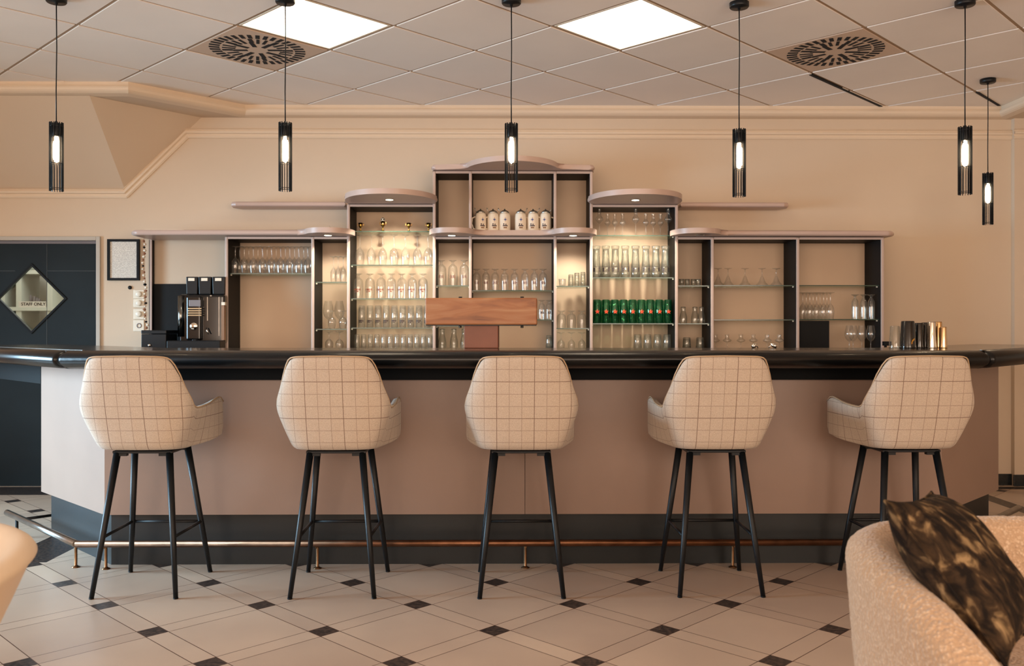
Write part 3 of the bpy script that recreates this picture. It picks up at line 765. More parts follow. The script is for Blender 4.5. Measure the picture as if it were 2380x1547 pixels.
bm = BM(); lathe(bm, [(0, 0), (0.02, 0), (0.02, 0.003), (0.0085, 0.008), (0.0085, 0.118), (0, 0.118)], 16, (x_, y_, 0)); rrel(bm, 'post', M['blackmetal'])
bm = BM(); tube(bm, [(x_, y_, 0.105), (x_+0.155, y_+0.155, 0.105)], 0.0085, 8)
lathe(bm, [(0, 0), (0.001, 0)], 6); rrel(bm, 'bracket', M['blackmetal'])

# ================================================================== BAR STOOLS
def interp(s, knots):
    for (a, va), (b, vb) in zip(knots, knots[1:]):
        if s <= b:
            t = (s-a)/(b-a) if b > a else 0
            return va+(vb-va)*t
    return knots[-1][1]
def sm(s, knots):
    """smooth (cosine-free, monotone cubic-like) interpolation"""
    n = len(knots)
    for i in range(n-1):
        a, va = knots[i]; b, vb = knots[i+1]
        if s <= b or i == n-2:
            t = min(1, max(0, (s-a)/(b-a)))
            ma = (vb-(knots[i-1][1] if i > 0 else va))/(b-(knots[i-1][0] if i > 0 else a))
            mb = ((knots[i+2][1] if i+2 < n else vb)-va)/((knots[i+2][0] if i+2 < n else b)-a)
            h = b-a
            return (2*t**3-3*t*t+1)*va+(t**3-2*t*t+t)*h*ma+(-2*t**3+3*t*t)*vb+(t**3-t*t)*h*mb
def shell_point(s, z):
    w = sm(z, [(0.645, 0.172), (0.665, 0.192), (0.69, 0.203), (0.76, 0.231), (0.858, 0.259), (0.96, 0.232), (1.05, 0.209), (1.08, 0.203)])
    yb = sm(z, [(0.645, -0.165), (0.665, -0.195), (0.69, -0.208), (0.858, -0.255), (0.97, -0.278), (1.08, -0.300)])
    yf = sm(z, [(0.645, 0.12), (0.665, 0.16), (0.69, 0.185), (0.76, 0.215), (0.86, 0.235), (1.08, 0.235)])
    a = abs(s); sg = 1 if s >= 0 else -1
    q_ = min(1, max(0, (a-0.52)/0.40)); q_ = q_*q_*(3-2*q_)
    if z < 0.858: w = w+(0.262-0.06*max(0, 0.70-z)-w)*q_
    yf = 0.235-0.55*max(0, 0.72-z)
    # plan curve: back flat, corner, side
    kx = sm(a, [(0, 0), (0.30, 0.62), (0.42, 0.86), (0.50, 0.955), (0.60, 0.995), (1.0, 1.0)])
    ky = sm(a, [(0, 0.0), (0.30, 0.012), (0.42, 0.045), (0.50, 0.095), (0.60, 0.165), (0.8, 0.33), (1.0, 1.0)])
    y = yb + (ky*0.52 if a <= 0.60 else None or 0)
    if a > 0.60:
        y60 = yb+0.165*0.52; t = (a-0.60)/0.40
        y = y60+(yf-y60)*t
    return Vector((sg*kx*w, y, z))
def top_z(s):
    a = abs(s)
    return sm(a, [(0, 1.082), (0.25, 1.080), (0.35, 1.078), (0.42, 1.070), (0.46, 1.050), (0.495, 1.005), (0.535, 0.935), (0.575, 0.870), (0.62, 0.847), (0.70, 0.845), (0.80, 0.852), (0.90, 0.866), (0.955, 0.868), (0.985, 0.857), (1.0, 0.842)])
def bot_z(s):
    a = abs(s)
    return 0.648+0.034*max(0, (a-0.5)/0.5)**1.3
NS = 64; NT = 14
def make_stool():
    t = thing('bar_stool', '', 'bar stool')
    # outer shell
    bm = BM(); uvl = bm.loops.layers.uv.new('UVMap')
    grid = []; ULEN = {}
    for i in range(NS+1):
        s = -1+2*i/NS
        col = []
        for j in range(NT+1):
            tt = j/NT; tt = tt**1.15
            z = bot_z(s)+(top_z(s)-bot_z(s))*tt
            p = shell_point(s, z)
            col.append(bm.verts.new(p))
        grid.append(col)
    # metres along the mid line, for the plaid
    mid = [shell_point(-1+2*i/NS, 0.80) for i in range(NS+1)]
    u = [0.0]
    for i in range(NS): u.append(u[-1]+(mid[i+1]-mid[i]).length)
    uc = u[NS//2]
    for i in range(NS):
        for j in range(NT):
            f = bm.faces.new((grid[i][j], grid[i+1][j], grid[i+1][j+1], grid[i][j+1])); f.smooth = True
            for lp, (a, b) in zip(f.loops, ((i, j), (i+1, j), (i+1, j+1), (i, j+1))):
                v = lp.vert.co; s_ = -1+2*a/NS
                shift = 0.0
                uu = v.x if abs(s_) < 0.62 else math.copysign(abs(v.x)*0+0.245+(v.y+0.16)*1.0, s_)
                if abs(s_) < 0.62 and abs(s_) > 0.40: uu = math.copysign(abs(v.x)+ (v.y+0.26)*0.6*(abs(s_)-0.40)/0.22, s_)
                lp[uvl].uv = (uu+0.0278+1.665, v.z-1.052+1.65+ (0.012 if abs(s_) > 0.62 else 0))
    me = bpy.data.meshes.new('shell'); bm.normal_update(); 
    # make sure normals face outward
    bm.faces.ensure_lookup_table(); f0 = bm.faces[len(bm.faces)//2]
    if f0.normal.y > 0:
        for f in bm.faces: f.normal_flip()
    rim = [grid[i][NT].co.copy() for i in range(NS+1)]
    lowring = [grid[i][0].co.copy() for i in range(NS+1)]
    bm.to_mesh(me); bm.free(); me.materials.append(M['plaid']); me.materials.append(M['lining'])
    sh = bpy.data.objects.new('shell', me); COL.objects.link(sh); sh.parent = t
    so = sh.modifiers.new('thick', 'SOLIDIFY'); so.thickness = 0.034; so.offset = -1; so.material_offset = 1; so.material_offset_rim = 0; so.use_even_offset = False
    sb = sh.modifiers.new('sub', 'SUBSURF'); sb.levels = 1; sb.render_levels = 1
    # piping on the top edge
    bm = BM(); 
    pts = []
    for i in range(NS+1):
        p = rim[i].copy(); 
        inward = Vector((-p.x, 0.0-p.y*0.2, 0)).normalized() if abs(-1+2*i/NS) > 0.5 else Vector((0, 1, 0))
        pts.append(p+Vector((0, 0, 0.001))+inward*0.004)
    tube(bm, pts, 0.0034, 6); obj('piping', bm, M['piping'], t)
    # underside
    bm = BM(); vs = [bm.verts.new(p+Vector((-p.x*0.06, 0.01 if p.y < 0 else -0.01, 0.006))) for p in lowring[::2]]
    vs2 = [bm.verts.new(v.co+Vector((0, 0, 0.014))) for v in vs]
    bm.faces.new(vs); bm.faces.new(vs2[::-1])
    for i in range(len(vs)): bm.faces.new((vs[i], vs[(i+1) % len(vs)], vs2[(i+1) % len(vs)], vs2[i]))
    obj('seat_base', bm, M['lining'], t)
    # cushion
    bm = BM(); pr = []
    for k in range(40):
        an = 2*PI*k/40; ex = 0.55
        x = 0.185*math.copysign(abs(math.cos(an))**ex, math.cos(an)); y = 0.02+0.19*math.copysign(abs(math.sin(an))**ex, math.sin(an)); pr.append((x, y))
    prism(bm, pr, 0.675, 0.77, 0.03, 4); obj('seat_cushion', bm, M['lining'], t, smooth=True)
    # inner back pad
    # legs
    feet = [(-0.187, -0.215), (0.187, -0.215), (-0.196, 0.225), (0.196, 0.225)]
    tops = [(-0.118, -0.105), (0.118, -0.105), (-0.125, 0.105), (0.125, 0.105)]
    def onleg(k, z):
        f = (z)/0.645; a = Vector((feet[k][0], feet[k][1], 0)); b = Vector((tops[k][0], tops[k][1], 0.645)); return a+(b-a)*f
    for k in range(4):
        bm = BM(); tube(bm, [Vector((feet[k][0], feet[k][1], 0.004)), onleg(k, 0.25), onleg(k, 0.637)], 0.0105, 14, r2=0.0165)
        lg = obj('leg', bm, M['blackmetal'], t)
        bm = BM(); lathe(bm, [(0, 0), (0.010, 0), (0.011, 0.002), (0.011, 0.006), (0, 0.006)], 14, (feet[k][0], feet[k][1], 0)); obj('foot_cap', bm, M['black'], lg)
    bm = BM()
    prism(bm, [(x, y) for x, y in ((-0.135, -0.12), (0.135, -0.12), (0.14, 0.12), (-0.14, 0.12))], 0.634, 0.646, 0.002, 1)
    for k in range(4):
        sx = -1 if tops[k][0] < 0 else 1; c = Vector((tops[k][0], tops[k][1], 0))
        box(bm, c.x-sx*0.045 if sx > 0 else c.x, c.x if sx > 0 else c.x+0.045, c.y-0.012, c.y+0.012, 0.622, 0.636)
    obj('seat_frame', bm, M['blackmetal'], t)
    for (a, b) in ((2, 3), (0, 2), (1, 3)):
        bm = BM(); tube(bm, [onleg(a, 0.262), onleg(b, 0.262)], 0.0075, 10); obj('stretcher', bm, M['blackmetal'], t)
    return t
stool = make_stool()
sx = [(-1.646, 4.203), (-0.765, 4.196), (0.082, 4.190), (0.978, 4.202), (1.878, 4.208)]
sl = ['plaid bar stool at the left end, overlapping the pale wing panel',
      'plaid bar stool second from the left, in front of the coffee machine side',
      'plaid bar stool in the middle, under the wooden beam',
      'plaid bar stool second from the right, below the dark right shelves',
      'plaid bar stool at the right end, behind the boucle armchair']
for k, (x, y) in enumerate(sx):
    o = stool if k == 0 else copy_tree(stool, (x, y, 0))
    o.location = (x, y, 0); o['label'] = sl[k]; o['group'] = 'plaid bar stools along the bar'
    o.rotation_euler = (0, 0, (0.0, 0.01, 0.0, 0.0, 0.02)[k])

# ================================================================== BACK BAR SHELVING
FY = 6.54           # front plane of the units
BY = WY-0.002
CT = 1.05           # back counter top
o = thing('back_counter', 'dark back counter below the glass shelves', 'counter', (0.1, 6.5, 0))
x0, x1 = PX(322, 6.3), PX(2062, 6.3)
bm = BM(); box(bm, x0-0.1, x1-0.1, -0.32, BY-6.5, CT-0.04, CT); obj('worktop', bm, M['granite'], o, bevel=0.004)
bm = BM(); box(bm, x0-0.08, x1-0.12, -0.28, BY-6.5-0.01, 0.1, CT-0.04); obj('cabinet_body', bm, M['black'], o)
bm = BM(); box(bm, x0-0.06, x1-0.14, -0.24, BY-6.5-0.01, 0.0, 0.1); obj('plinth', bm, M['black'], o)

def unit(name, label, x, grp=None):
    return thing(name, label, 'shelving unit', (x, FY, CT), 0, grp)
def urel(u, bm, name, mat, **k):
    c = u.location
    for v in bm.verts: v.co -= c
    return obj(name, bm, mat, u, **k)
def post(u, px, ztop, zbot=CT, light=True):
    x = PX(px, FY)
    bm = BM(); box(bm, x-0.009, x+0.009, FY+0.002, BY, zbot, ztop); s_ = urel(u, bm, 'side_panel', M['black'])
    bm = BM(); box(bm, x-0.0105, x+0.0105, FY-0.014, FY+0.002, zbot, ztop+0.0)
    for v in bm.verts: v.co -= u.location
    obj('front_edge', bm, M['strip'], s_, bevel=0.004)
    return x
def toppanel(u, pxa, pxb, z, th=0.016):
    xa_, xb_ = PX(pxa, FY)+0.0095, PX(pxb, FY)-0.0095
    bm = BM(); box(bm, xa_, xb_, FY+0.002, BY, z, z+th); s_ = urel(u, bm, 'top_panel', M['black'])
    bm = BM(); box(bm, xa_+0.001, xb_-0.001, FY-0.013, FY+0.002, z, z+th)
    for v in bm.verts: v.co -= u.location
    obj('front_edge', bm, M['strip'], s_)
def gshelf(u, pxa, pxb, y):
    z = PZ(y, FY+0.03)
    xa_, xb_ = PX(pxa, FY)+0.0110, PX(pxb, FY)-0.0110
    bm = BM(); box(bm, xa_, xb_, FY+0.03, BY-0.01, z-0.007, z, 0)
    for f in bm.faces:
        f.normal_update()
        if f.calc_center_median().y < FY+0.031: f.material_index = 1
    s_ = urel(u, bm, 'glass_shelf', [M['shelfglass'], M['shelfedge']])
    for x in (xa_+0.004, xb_-0.004):
        bm = BM(); tube(bm, [(x, FY+0.05, z-0.012), (x, FY+0.062, z-0.012)], 0.005, 8)
        for v in bm.verts: v.co -= u.location
        obj('shelf_pin', bm, M['white'], s_)
    return z
M['tan'] = pbr('tan_back_panel', lin(224, 196, 168), 0.6, var=0.03, vscale=2)
def backpanel(u, pxa, pxb, ztop, zbot=CT):
    bm = BM(); box(bm, PX(pxa, FY)+0.010, PX(pxb, FY)-0.010, BY-0.006, BY-0.001, zbot, ztop); urel(u, bm, 'back_panel', M['tan'])
CAPT = 0.037
def capboard(u, outline, z, name='cap_board'):
    bm = BM(); prism(bm, outline, z, z+CAPT, 0.0175, 5); o = urel(u, bm, name, M['cap'], smooth=True); o.data.set_sharp_from_angle(angle=0.9)
    wn = o.modifiers.new('weighted', 'WEIGHTED_NORMAL'); wn.keep_sharp = True; wn.weight = 100; return o
def arc(cx, hw, y0, yb, n=28, p=2.3):
    """front bulge from (cx-hw) to (cx+hw): superellipse reaching yb"""
    pts = []
    for k in range(n+1):
        an = PI-PI*k/n
        x = cx+hw*math.copysign(abs(math.cos(an))**(2/p), math.cos(an)); y = y0-(y0-yb)*abs(math.sin(an))**(2/p)
        pts.append((x, y))
    return pts
def spotlamp(u, px, Y, z, on=True, power=9, tilt=0.10):
    x = PX(px, Y)
    bm = BM(); lathe(bm, [(0.0, -0.001), (0.026, -0.001), (0.026, -0.004), (0.033, -0.004), (0.035, 0.0), (0.035, 0.002), (0, 0.002)], 24)
    for v in bm.verts: v.co += Vector((x, Y, z))
    s_ = urel(u, bm, 'spot_lamp', M['chrome'])
    bm = BM(); lathe(bm, [(0, -0.0045), (0.0255, -0.0045), (0.0255, -0.002), (0, -0.002)], 24)
    for v in bm.verts: v.co += Vector((x, Y, z))
    for v in bm.verts: v.co -= u.location
    obj('lamp_lens', bm, M['spotglow'] if on else M['greyplastic'], s_)
    if on: spot('halogen_spot', (x, Y, z-0.008), (x, Y+tilt*4.2, z-1.1), power, 118)

# --- left low unit: coffee nook, stemware bay, narrow bay
ZLOW = PZ(556, FY)
U1 = unit('low_shelf_unit', 'low black shelving unit at the left around the coffee machine', PX(560, FY))
xA = PX(350, BY-0.05)
bm = BM(); box(bm, xA-0.012, xA+0.010, BY-0.05, BY, CT, ZLOW+0.019); s_ = urel(U1, bm, 'side_panel', M['black'])
bm = BM(); box(bm, xA-0.004, xA+0.012, BY-0.058, BY-0.05, CT, ZLOW+0.019)
for v in bm.verts: v.co -= U1.location
obj('front_edge', bm, M['strip'], s_)
xB = post(U1, 527.5, ZLOW+0.016); xC = post(U1, 727.5, ZLOW+0.016)
toppanel(U1, 527.5, 727.5, ZLOW); toppanel(U1, 727.5, 811, ZLOW)
zc = ZLOW+0.020
cx = PX(763.5, 6.42); hw = PX(821, 6.42)-cx
xl = PX(308, 6.52)
pts = [(xl+0.03, BY), (xl, BY-0.10), (xl, 6.50), (xl+0.03, 6.455), (xl+0.07, 6.44), (cx-hw-0.05, 6.44), (cx-hw-0.015, 6.435)]
a_ = arc(cx, hw, 6.50, 6.27); a_ = [q for q in a_ if q[1] < 6.425 or q[0] > cx]
pts += a_+[(cx+hw-0.004, 6.53), (PX(806, FY)-0.004, 6.56), (PX(806, FY)-0.004, BY)]
capboard(U1, pts, zc)
spotlamp(U1, 762, 6.44, zc, True, 22)
gshelf(U1, 527.5, 727.5, 635); zs3a = gshelf(U1, 727.5, 811, 655); gshelf(U1, 727.5, 811, 764)
backpanel(U1, 527.5, 727.5, ZLOW); backpanel(U1, 727.5, 811, ZLOW)
bm = BM(); box(bm, PX(356, BY), PX(527, BY)-0.02, BY-0.012, BY, CT+0.001, PZ(660, BY)); urel(U1, bm, 'splash_panel', M['black'])
# leaf/figure on the cap
q = thing('driftwood_figure', 'tiny brown dried leaf figure standing on the rounded cap', 'ornament', (PX(767, 6.45), 6.45, zc+CAPT))
bm = BM(); lathe(bm, [(0, 0), (0.008, 0.001), (0.006, 0.008), (0, 0.012)], 8); obj('body', bm, M['cork'], q)
bm = BM(); vs = [bm.verts.new(v) for v in ((0.004, 0, 0.006), (-0.006, -0.002, 0.034), (0.0, 0.0, 0.022), (0.014, 0.002, 0.02), (0.012, 0.004, 0.008))]; bm.faces.new((vs[0], vs[2], vs[1])); bm.faces.new((vs[0], vs[4], vs[3], vs[2]))
bmesh.ops.solidify(bm, geom=bm.faces[:], thickness=0.003); obj('wing', bm, M['cork'], q)

q = thing('flat_carton', 'thin flat brown board lying on the left end of the long cap shelf', 'board', (PX(392, 6.6), 6.6, zc+CAPT+0.0005))
bm = BM(); box(bm, -0.142, 0.142, -0.09, 0.09, 0, 0.006); obj('board', bm, M['brownbox'], q)
bm = BM(); box(bm, -0.141, 0.141, -0.088, 0.088, 0.006, 0.009); obj('cover', bm, M['label'], q)

# --- tall left unit
ZTALL = PZ(481, FY)
U2 = unit('tall_shelf_unit', 'tall shelving unit left of centre, full of lit glasses and trophies', PX(905, FY))
post(U2, 810.5, ZTALL+0.016)
toppanel(U2, 810.5, 1009.5, ZTALL)
backpanel(U2, 810.5, 1009.5, ZTALL); zc2 = ZTALL+0.020; cx = PX(907.5, 6.36); hw = PX(1015, 6.36)-cx
pts = [(PX(806, FY), BY), (PX(806, FY), 6.50)]+arc(cx, hw, 6.45, 6.03, p=2.15)+[(PX(1006, FY)-0.003, 6.50), (PX(1006, FY)-0.003, BY)]
capboard(U2, pts, zc2); spotlamp(U2, 905, 6.30, zc2, True, 66)
for y in (537, 615, 693, 761): gshelf(U2, 810.5, 1009.5, y)

# --- centre unit
ZTOP = PZ(403.5, FY); ZMID = PZ(556, FY)
U3 = unit('centre_shelf_unit', 'arched central shelving unit behind the wooden beam', PX(1190, FY))
for px in (1009.5, 1093.5, 1290, 1374): post(U3, px, ZTOP+0.016)
for a, b in ((1009.5, 1093.5), (1093.5, 1290), (1290, 1374)):
    toppanel(U3, a, b, ZTOP); toppanel(U3, a, b, ZMID)
for a, b in ((1009.5, 1093.5), (1093.5, 1290), (1290, 1374)): backpanel(U3, a, b, ZTOP)
zc3 = ZTOP+0.020; cx = PX(1191, 6.35); hw = PX(1302, 6.40)-cx
x0, x1 = PX(1001, 6.48), PX(1384, 6.48)
a_ = [q for q in arc(cx, hw, 6.55, 6.14, p=2.0) if q[1] < 6.465]
pts = [(x0+0.02, BY), (x0+0.02, 6.57), (x0, 6.53), (x0+0.012, 6.485), (x0+0.04, 6.475), (a_[0][0]-0.04, 6.475)]+a_+[(a_[-1][0]+0.04, 6.475), (x1-0.04, 6.475), (x1-0.012, 6.485), (x1, 6.53), (x1-0.02, 6.57), (x1-0.02, BY)]
capboard(U3, pts, zc3)
zc4 = ZMID+0.020
def lobes():
    c1 = PX(1051, 6.40); h1 = PX(1106, 6.40)-c1; c2 = PX(1334, 6.40); h2 = PX(1389, 6.40)-c2
    ya = 6.43
    l1 = [q for q in arc(c1, h1, 6.50, 6.26) if q[1] < 6.42 or q[0] < c1]; l2 = [q for q in arc(c2, h2, 6.50, 6.26) if q[1] < 6.42 or q[0] > c2]
    return l1+[(l1[-1][0]+0.03, 6.432), (l1[-1][0]+0.07, 6.438), (l2[0][0]-0.07, 6.438), (l2[0][0]-0.03, 6.432)]+l2
lb = lobes()
# lobed shelf front (sits in front of the uprights, between them it reaches the back)
pts = [(lb[0][0]+0.008, FY-0.0145)]+lb+[(lb[-1][0]-0.008, FY-0.0145)]
capboard(U3, pts, zc4, 'lobed_shelf')
for a, b in ((1009.5, 1093.5), (1093.5, 1290), (1290, 1374)):
    bm = BM(); box(bm, PX(a, FY)+0.011, PX(b, FY)-0.011, FY-0.014, BY, zc4, zc4+CAPT); urel(U3, bm, 'shelf_board', M['cap'])
spotlamp(U3, 1050, 6.44, zc4, True, 12); spotlamp(U3, 1332, 6.44, zc4, True, 26)
gshelf(U3, 1009.5, 1093.5, 663); gshelf(U3, 1093.5, 1290, 674); gshelf(U3, 1290, 1374, 664); gshelf(U3, 1009.5, 1093.5, 756); gshelf(U3, 1093.5, 1290, 742); gshelf(U3, 1290, 1374, 762)

# --- tall right unit
U4 = unit('tall_shelf_unit', 'tall shelving unit right of centre, with a row of green glasses', PX(1475, FY))
post(U4, 1572, ZTALL+0.016); toppanel(U4, 1374, 1572, ZTALL); backpanel(U4, 1374, 1572, ZTALL)
cx = PX(1477.5, 6.36); hw = PX(1587, 6.36)-cx
pts = [(PX(1377, FY)+0.003, BY), (PX(1377, FY)+0.003, 6.50)]+arc(cx, hw, 6.45, 6.03, p=2.15)+[(PX(1576, FY), 6.50), (PX(1576, FY), BY)]
capboard(U4, pts, zc2); spotlamp(U4, 1477, 6.30, zc2, True, 62)
for y in (546, 644, 751): gshelf(U4, 1374, 1572, y)

# --- right low unit
U5 = unit('low_shelf_unit', 'low black shelving unit at the right with sparse glassware', PX(1850, FY))
for px in (1655, 1853.5, 2050): post(U5, px, ZLOW+0.016)
toppanel(U5, 1572, 1655, ZLOW); toppanel(U5, 1655, 1853.5, ZLOW); toppanel(U5, 1853.5, 2050, ZLOW)
for a, b in ((1572, 1655), (1655, 1853.5), (1853.5, 2050)): backpanel(U5, a, b, ZLOW)
cx = PX(1620, 6.42); hw = PX(1678, 6.42)-cx; xr = PX(2075, 6.52)
a_ = [q for q in arc(cx, hw, 6.50, 6.27) if q[1] < 6.425 or q[0] < cx]
pts = [(PX(1577, FY)+0.005, BY), (PX(1577, FY)+0.005, 6.56), (cx-hw+0.004, 6.53)]+a_+[(cx+hw+0.015, 6.435), (cx+hw+0.05, 6.44), (xr-0.07, 6.44), (xr-0.03, 6.455), (xr, 6.50), (xr, BY-0.1), (xr-0.03, BY)]
capboard(U5, pts, zc); spotlamp(U5, 1626, 6.40, zc, False)
for a, b, y in ((1572, 1655, 663), (1572, 1655, 751), (1655, 1853.5, 662), (1655, 1853.5, 742), (1853.5, 2050, 662), (1853.5, 2050, 741)): gshelf(U5, a, b, y)

# --- two wall shelves
for pa, pb, lab, open_l in ((533, 803, 'thin mauve wall shelf left of the tall left unit', True), (1581, 1837, 'thin mauve wall shelf right of the tall right unit', False)):
    z = PZ(488, BY); xa_, xb_ = PX(pa, 6.66), PX(pb, 6.66)
    if open_l: pts = [(xa_+0.03, BY), (xa_+0.005, 6.74), (xa_, 6.70), (xa_+0.015, 6.66), (xa_+0.05, 6.645), (xb_, 6.645), (xb_, BY)]
    else: pts = [(xa_, BY), (xa_, 6.645), (xb_-0.05, 6.645), (xb_-0.015, 6.66), (xb_, 6.70), (xb_-0.005, 6.74), (xb_-0.03, BY)]
    cxm = (xa_+xb_)/2
    bm = BM(); prism(bm, [(x-cxm, y-6.74) for x, y in pts], 0, CAPT, 0.016, 4)
    t = obj('wall_shelf', bm, M['cap'], None, (cxm, 6.74, z)); tag(t, lab, 'shelf', 'mauve wall shelves')

# ================================================================== GLASSWARE
def prof_wine(h, R, stem=0.42, foot=0.030, closed=0.82):
    p = [(0, 0.004), (0.006, 0.0045), (foot*0.6, 0.003), (foot, 0.0), (foot, 0.002), (foot*0.55, 0.0055), (0.006, 0.010), (0.0036, 0.02), (0.0034, h*stem-0.012), (0.006, h*stem)]
    b0 = h*stem; bh = h-b0
    for t, k in ((0.05, 0.35), (0.15, 0.68), (0.3, 0.92), (0.45, 1.0), (0.62, 0.98), (0.8, 0.92), (1.0, closed)): p.append((R*k, b0+bh*t))
    return p
def prof_beer(h, R, stem=0.16, foot=0.028):
    p = [(0, 0.004), (foot*0.6, 0.003), (foot, 0.0), (foot, 0.002), (foot*0.5, 0.008), (0.009, 0.014), (0.007, h*stem*0.7), (0.012, h*stem)]
    b0 = h*stem; bh = h-b0
    for t, k in ((0.04, 0.55), (0.10, 0.82), (0.2, 0.95), (0.5, 1.0), (0.8, 0.97), (1.0, 0.93)): p.append((R*k, b0+bh*t))
    return p
def prof_tumbler(h, R, rb=0.86):
    return [(0, 0.006), (R*rb*0.8, 0.006), (R*rb*0.86, 0), (R*rb*0.95, 0.0), (R*rb, 0.003), (R*(rb+1)/2, h*0.5), (R, h), (R-0.0018, h), (R*(rb+1)/2-0.002, h*0.5), (R*rb-0.002, 0.011), (0, 0.011)]
def prof_weizen(h, R):
    return [(0, 0.0), (R*0.80, 0.0), (R*0.84, 0.004), (R*0.82, 0.016), (R*0.70, 0.026), (R*0.66, h*0.2), (R*0.74, h*0.45), (R*0.95, h*0.75), (R, h*0.88), (R*0.94, h), (R*0.93-0.001, h), (R*0.70, h*0.45), (R*0.62, h*0.2), (R*0.6, 0.024), (0, 0.022)]
def prof_grappa(h, R):
    return [(0, 0.003), (0.018, 0.002), (0.021, 0), (0.021, 0.0015), (0.008, 0.006), (0.0024, 0.012), (0.0022, h*0.42), (0.006, h*0.46), (R*0.8, h*0.54), (R, h*0.60), (R*0.85, h*0.66), (R*0.5, h*0.73), (R*0.42, h*0.85), (R*0.5, h)]
def prof_coupe(h, R):
    return [(0, 0.003), (0.026, 0.002), (0.030, 0), (0.030, 0.0015), (0.010, 0.006), (0.0035, 0.014), (0.0035, h*0.40), (0.008, h*0.46), (R*0.3, h*0.55), (R*0.45, h*0.70), (R*0.62, h*0.82), (R, h*0.96), (R*1.02, h)]
def prof_balloon(h, R):
    p = [(0, 0.003), (0.026, 0.002), (0.030, 0), (0.030, 0.0015), (0.010, 0.006), (0.0036, 0.012), (0.0036, h*0.30), (0.007, h*0.34)]
    for t, k in ((0.06, 0.45), (0.18, 0.8), (0.35, 0.99), (0.5, 1.0), (0.7, 0.9), (0.88, 0.75), (1.0, 0.68)): p.append((R*k, h*0.34+h*0.66*t))
    return p
def prof_bellglass(h, R):
    return [(0, 0.005), (R*0.62, 0.004), (R*0.66, 0), (R*0.66, 0.006), (R*0.60, h*0.18), (R*0.62, h*0.30), (R*0.85, h*0.48), (R*0.98, h*0.64), (R, h*0.82), (R*0.92, h)]
MESHES = {}
def glass_mesh(kind, h, R, inv, mat):
    key = (kind, round(h, 3), round(R, 3), inv, mat)
    if key in MESHES: return MESHES[key]
    pr = dict(wine=prof_wine, beer=prof_beer, tumbler=prof_tumbler, weizen=prof_weizen, grappa=prof_grappa, coupe=prof_coupe, balloon=prof_balloon, bell=prof_bellglass)[kind](h, R)
    if inv: pr = [(r, h-z) for r, z in pr]
    bm = BM(); lathe(bm, pr, 24)
    me = bpy.data.meshes.new(kind+'_glass'); bm.to_mesh(me); bm.free(); me.materials.append(M[mat])
    MESHES[key] = me; return me
def bandmesh(R, z0, z1, mats, style):
    key = ('band', round(R, 4), round(z0, 3), round(z1, 3), style)
    if key in MESHES: return MESHES[key]
    bm = BM(); rnd = random.Random(3)
    def patch(a0, a1, za, zb, mi=0):
        n = max(1, int(abs(a1-a0)/0.15)); prev = None
        for k in range(n+1):
            a = a0+(a1-a0)*k/n
            v = [bm.verts.new(((R+0.0007)*math.cos(a), (R+0.0007)*math.sin(a), z)) for z in (za, zb)]
            if prev: bm.faces.new((prev[0], v[0], v[1], prev[1])).material_index = mi
            prev = v
    if style == 'star':
        c = -PI/2; zc_ = (z0+z1)/2; rr = (z1-z0)/2; pts = []
        for k in range(10):
            r_ = rr if k % 2 == 0 else rr*0.42; an = PI/2+PI*k/5
            a = c+r_*math.cos(an)/R; z = zc_+r_*math.sin(an); pts.append(bm.verts.new(((R+0.0007)*math.cos(a), (R+0.0007)*math.sin(a), z)))
        cc = bm.verts.new((0, -(R+0.0012), zc_))
        for k in range(10): bm.faces.new((cc, pts[k], pts[(k+1) % 10]))
    elif style == 'wordmark':
        for side in (-PI/2, PI*0.75):
            for k in range(6):
                a = side-0.55+k*0.2; patch(a, a+0.13, z0+(z1-z0)*0.45, z1, 0)
            patch(side-0.2, side+0.2, z0, z0+(z1-z0)*0.30, 0)
    elif style == 'crest':
        for k in range(9): patch(-PI+k*0.36, -PI+k*0.36+0.28, z1-0.003, z1, 0)
        for k in range(2):
            a = -PI/2-0.6+k*1.2; patch(a-0.2, a+0.2, z0, z1-0.008, 0)
    else:
        for k in range(5):
            a = -PI/2-0.5+k*0.22+0.03*rnd.random(); patch(a, a+0.12, z0+0.2*(z1-z0)*rnd.random(), z1, k % 2)
    me = bpy.data.meshes.new('print'); bm.to_mesh(me); bm.free()
    for m in mats: me.materials.append(m)
    MESHES[key] = me; return me
def row(kind, name, cat, xs, base_y, top_y, Rpx, inv, label, group, mat='glass', Y=6.66, base=None, prt=None, tops=None, lab_side='from the left'):
    zb = base if base is not None else PZ(base_y, FY+0.03)+0.0005
    for k, px in enumerate(xs):
        ty = tops[k] if tops else top_y
        zt = PZ(ty, Y); h_ = zt-zb; R = Rpx/F*Y
        me = glass_mesh(kind, h_, R, inv, mat)
        o = bpy.data.objects.new(name, me); COL.objects.link(o); o.location = (PX(px, Y), Y, zb)
        o.rotation_euler = (0, 0, 0)
        tag(o, label.replace('#', ORD[k] if len(xs) > 1 else 'only'), cat, group)
        if prt:
            style, f0, f1, mats, rf = prt
            bme = bandmesh(R*rf, h_*f0, h_*f1, [M[m] for m in mats], style)
            b_ = bpy.data.objects.new('print', bme); COL.objects.link(b_); b_.parent = o
G = 'wineglass'
def step(a, b, n): return [a+(b-a)*k/(n-1) for k in range(n)]
# stemware bay
row('wine', 'wine_glass', 'wine glass', step(547, 715.5, 9), 635, 573, 10.2, True, '# inverted wine glass from the left in the front row above the empty bay', 'wine glasses, top shelf of the left bay', Y=6.62)
row('wine', 'wine_glass', 'wine glass', step(557, 706, 8), 635, 573, 10.2, True, '# inverted wine glass from the left in the rear row above the empty bay', 'wine glasses, top shelf of the left bay', Y=6.75)
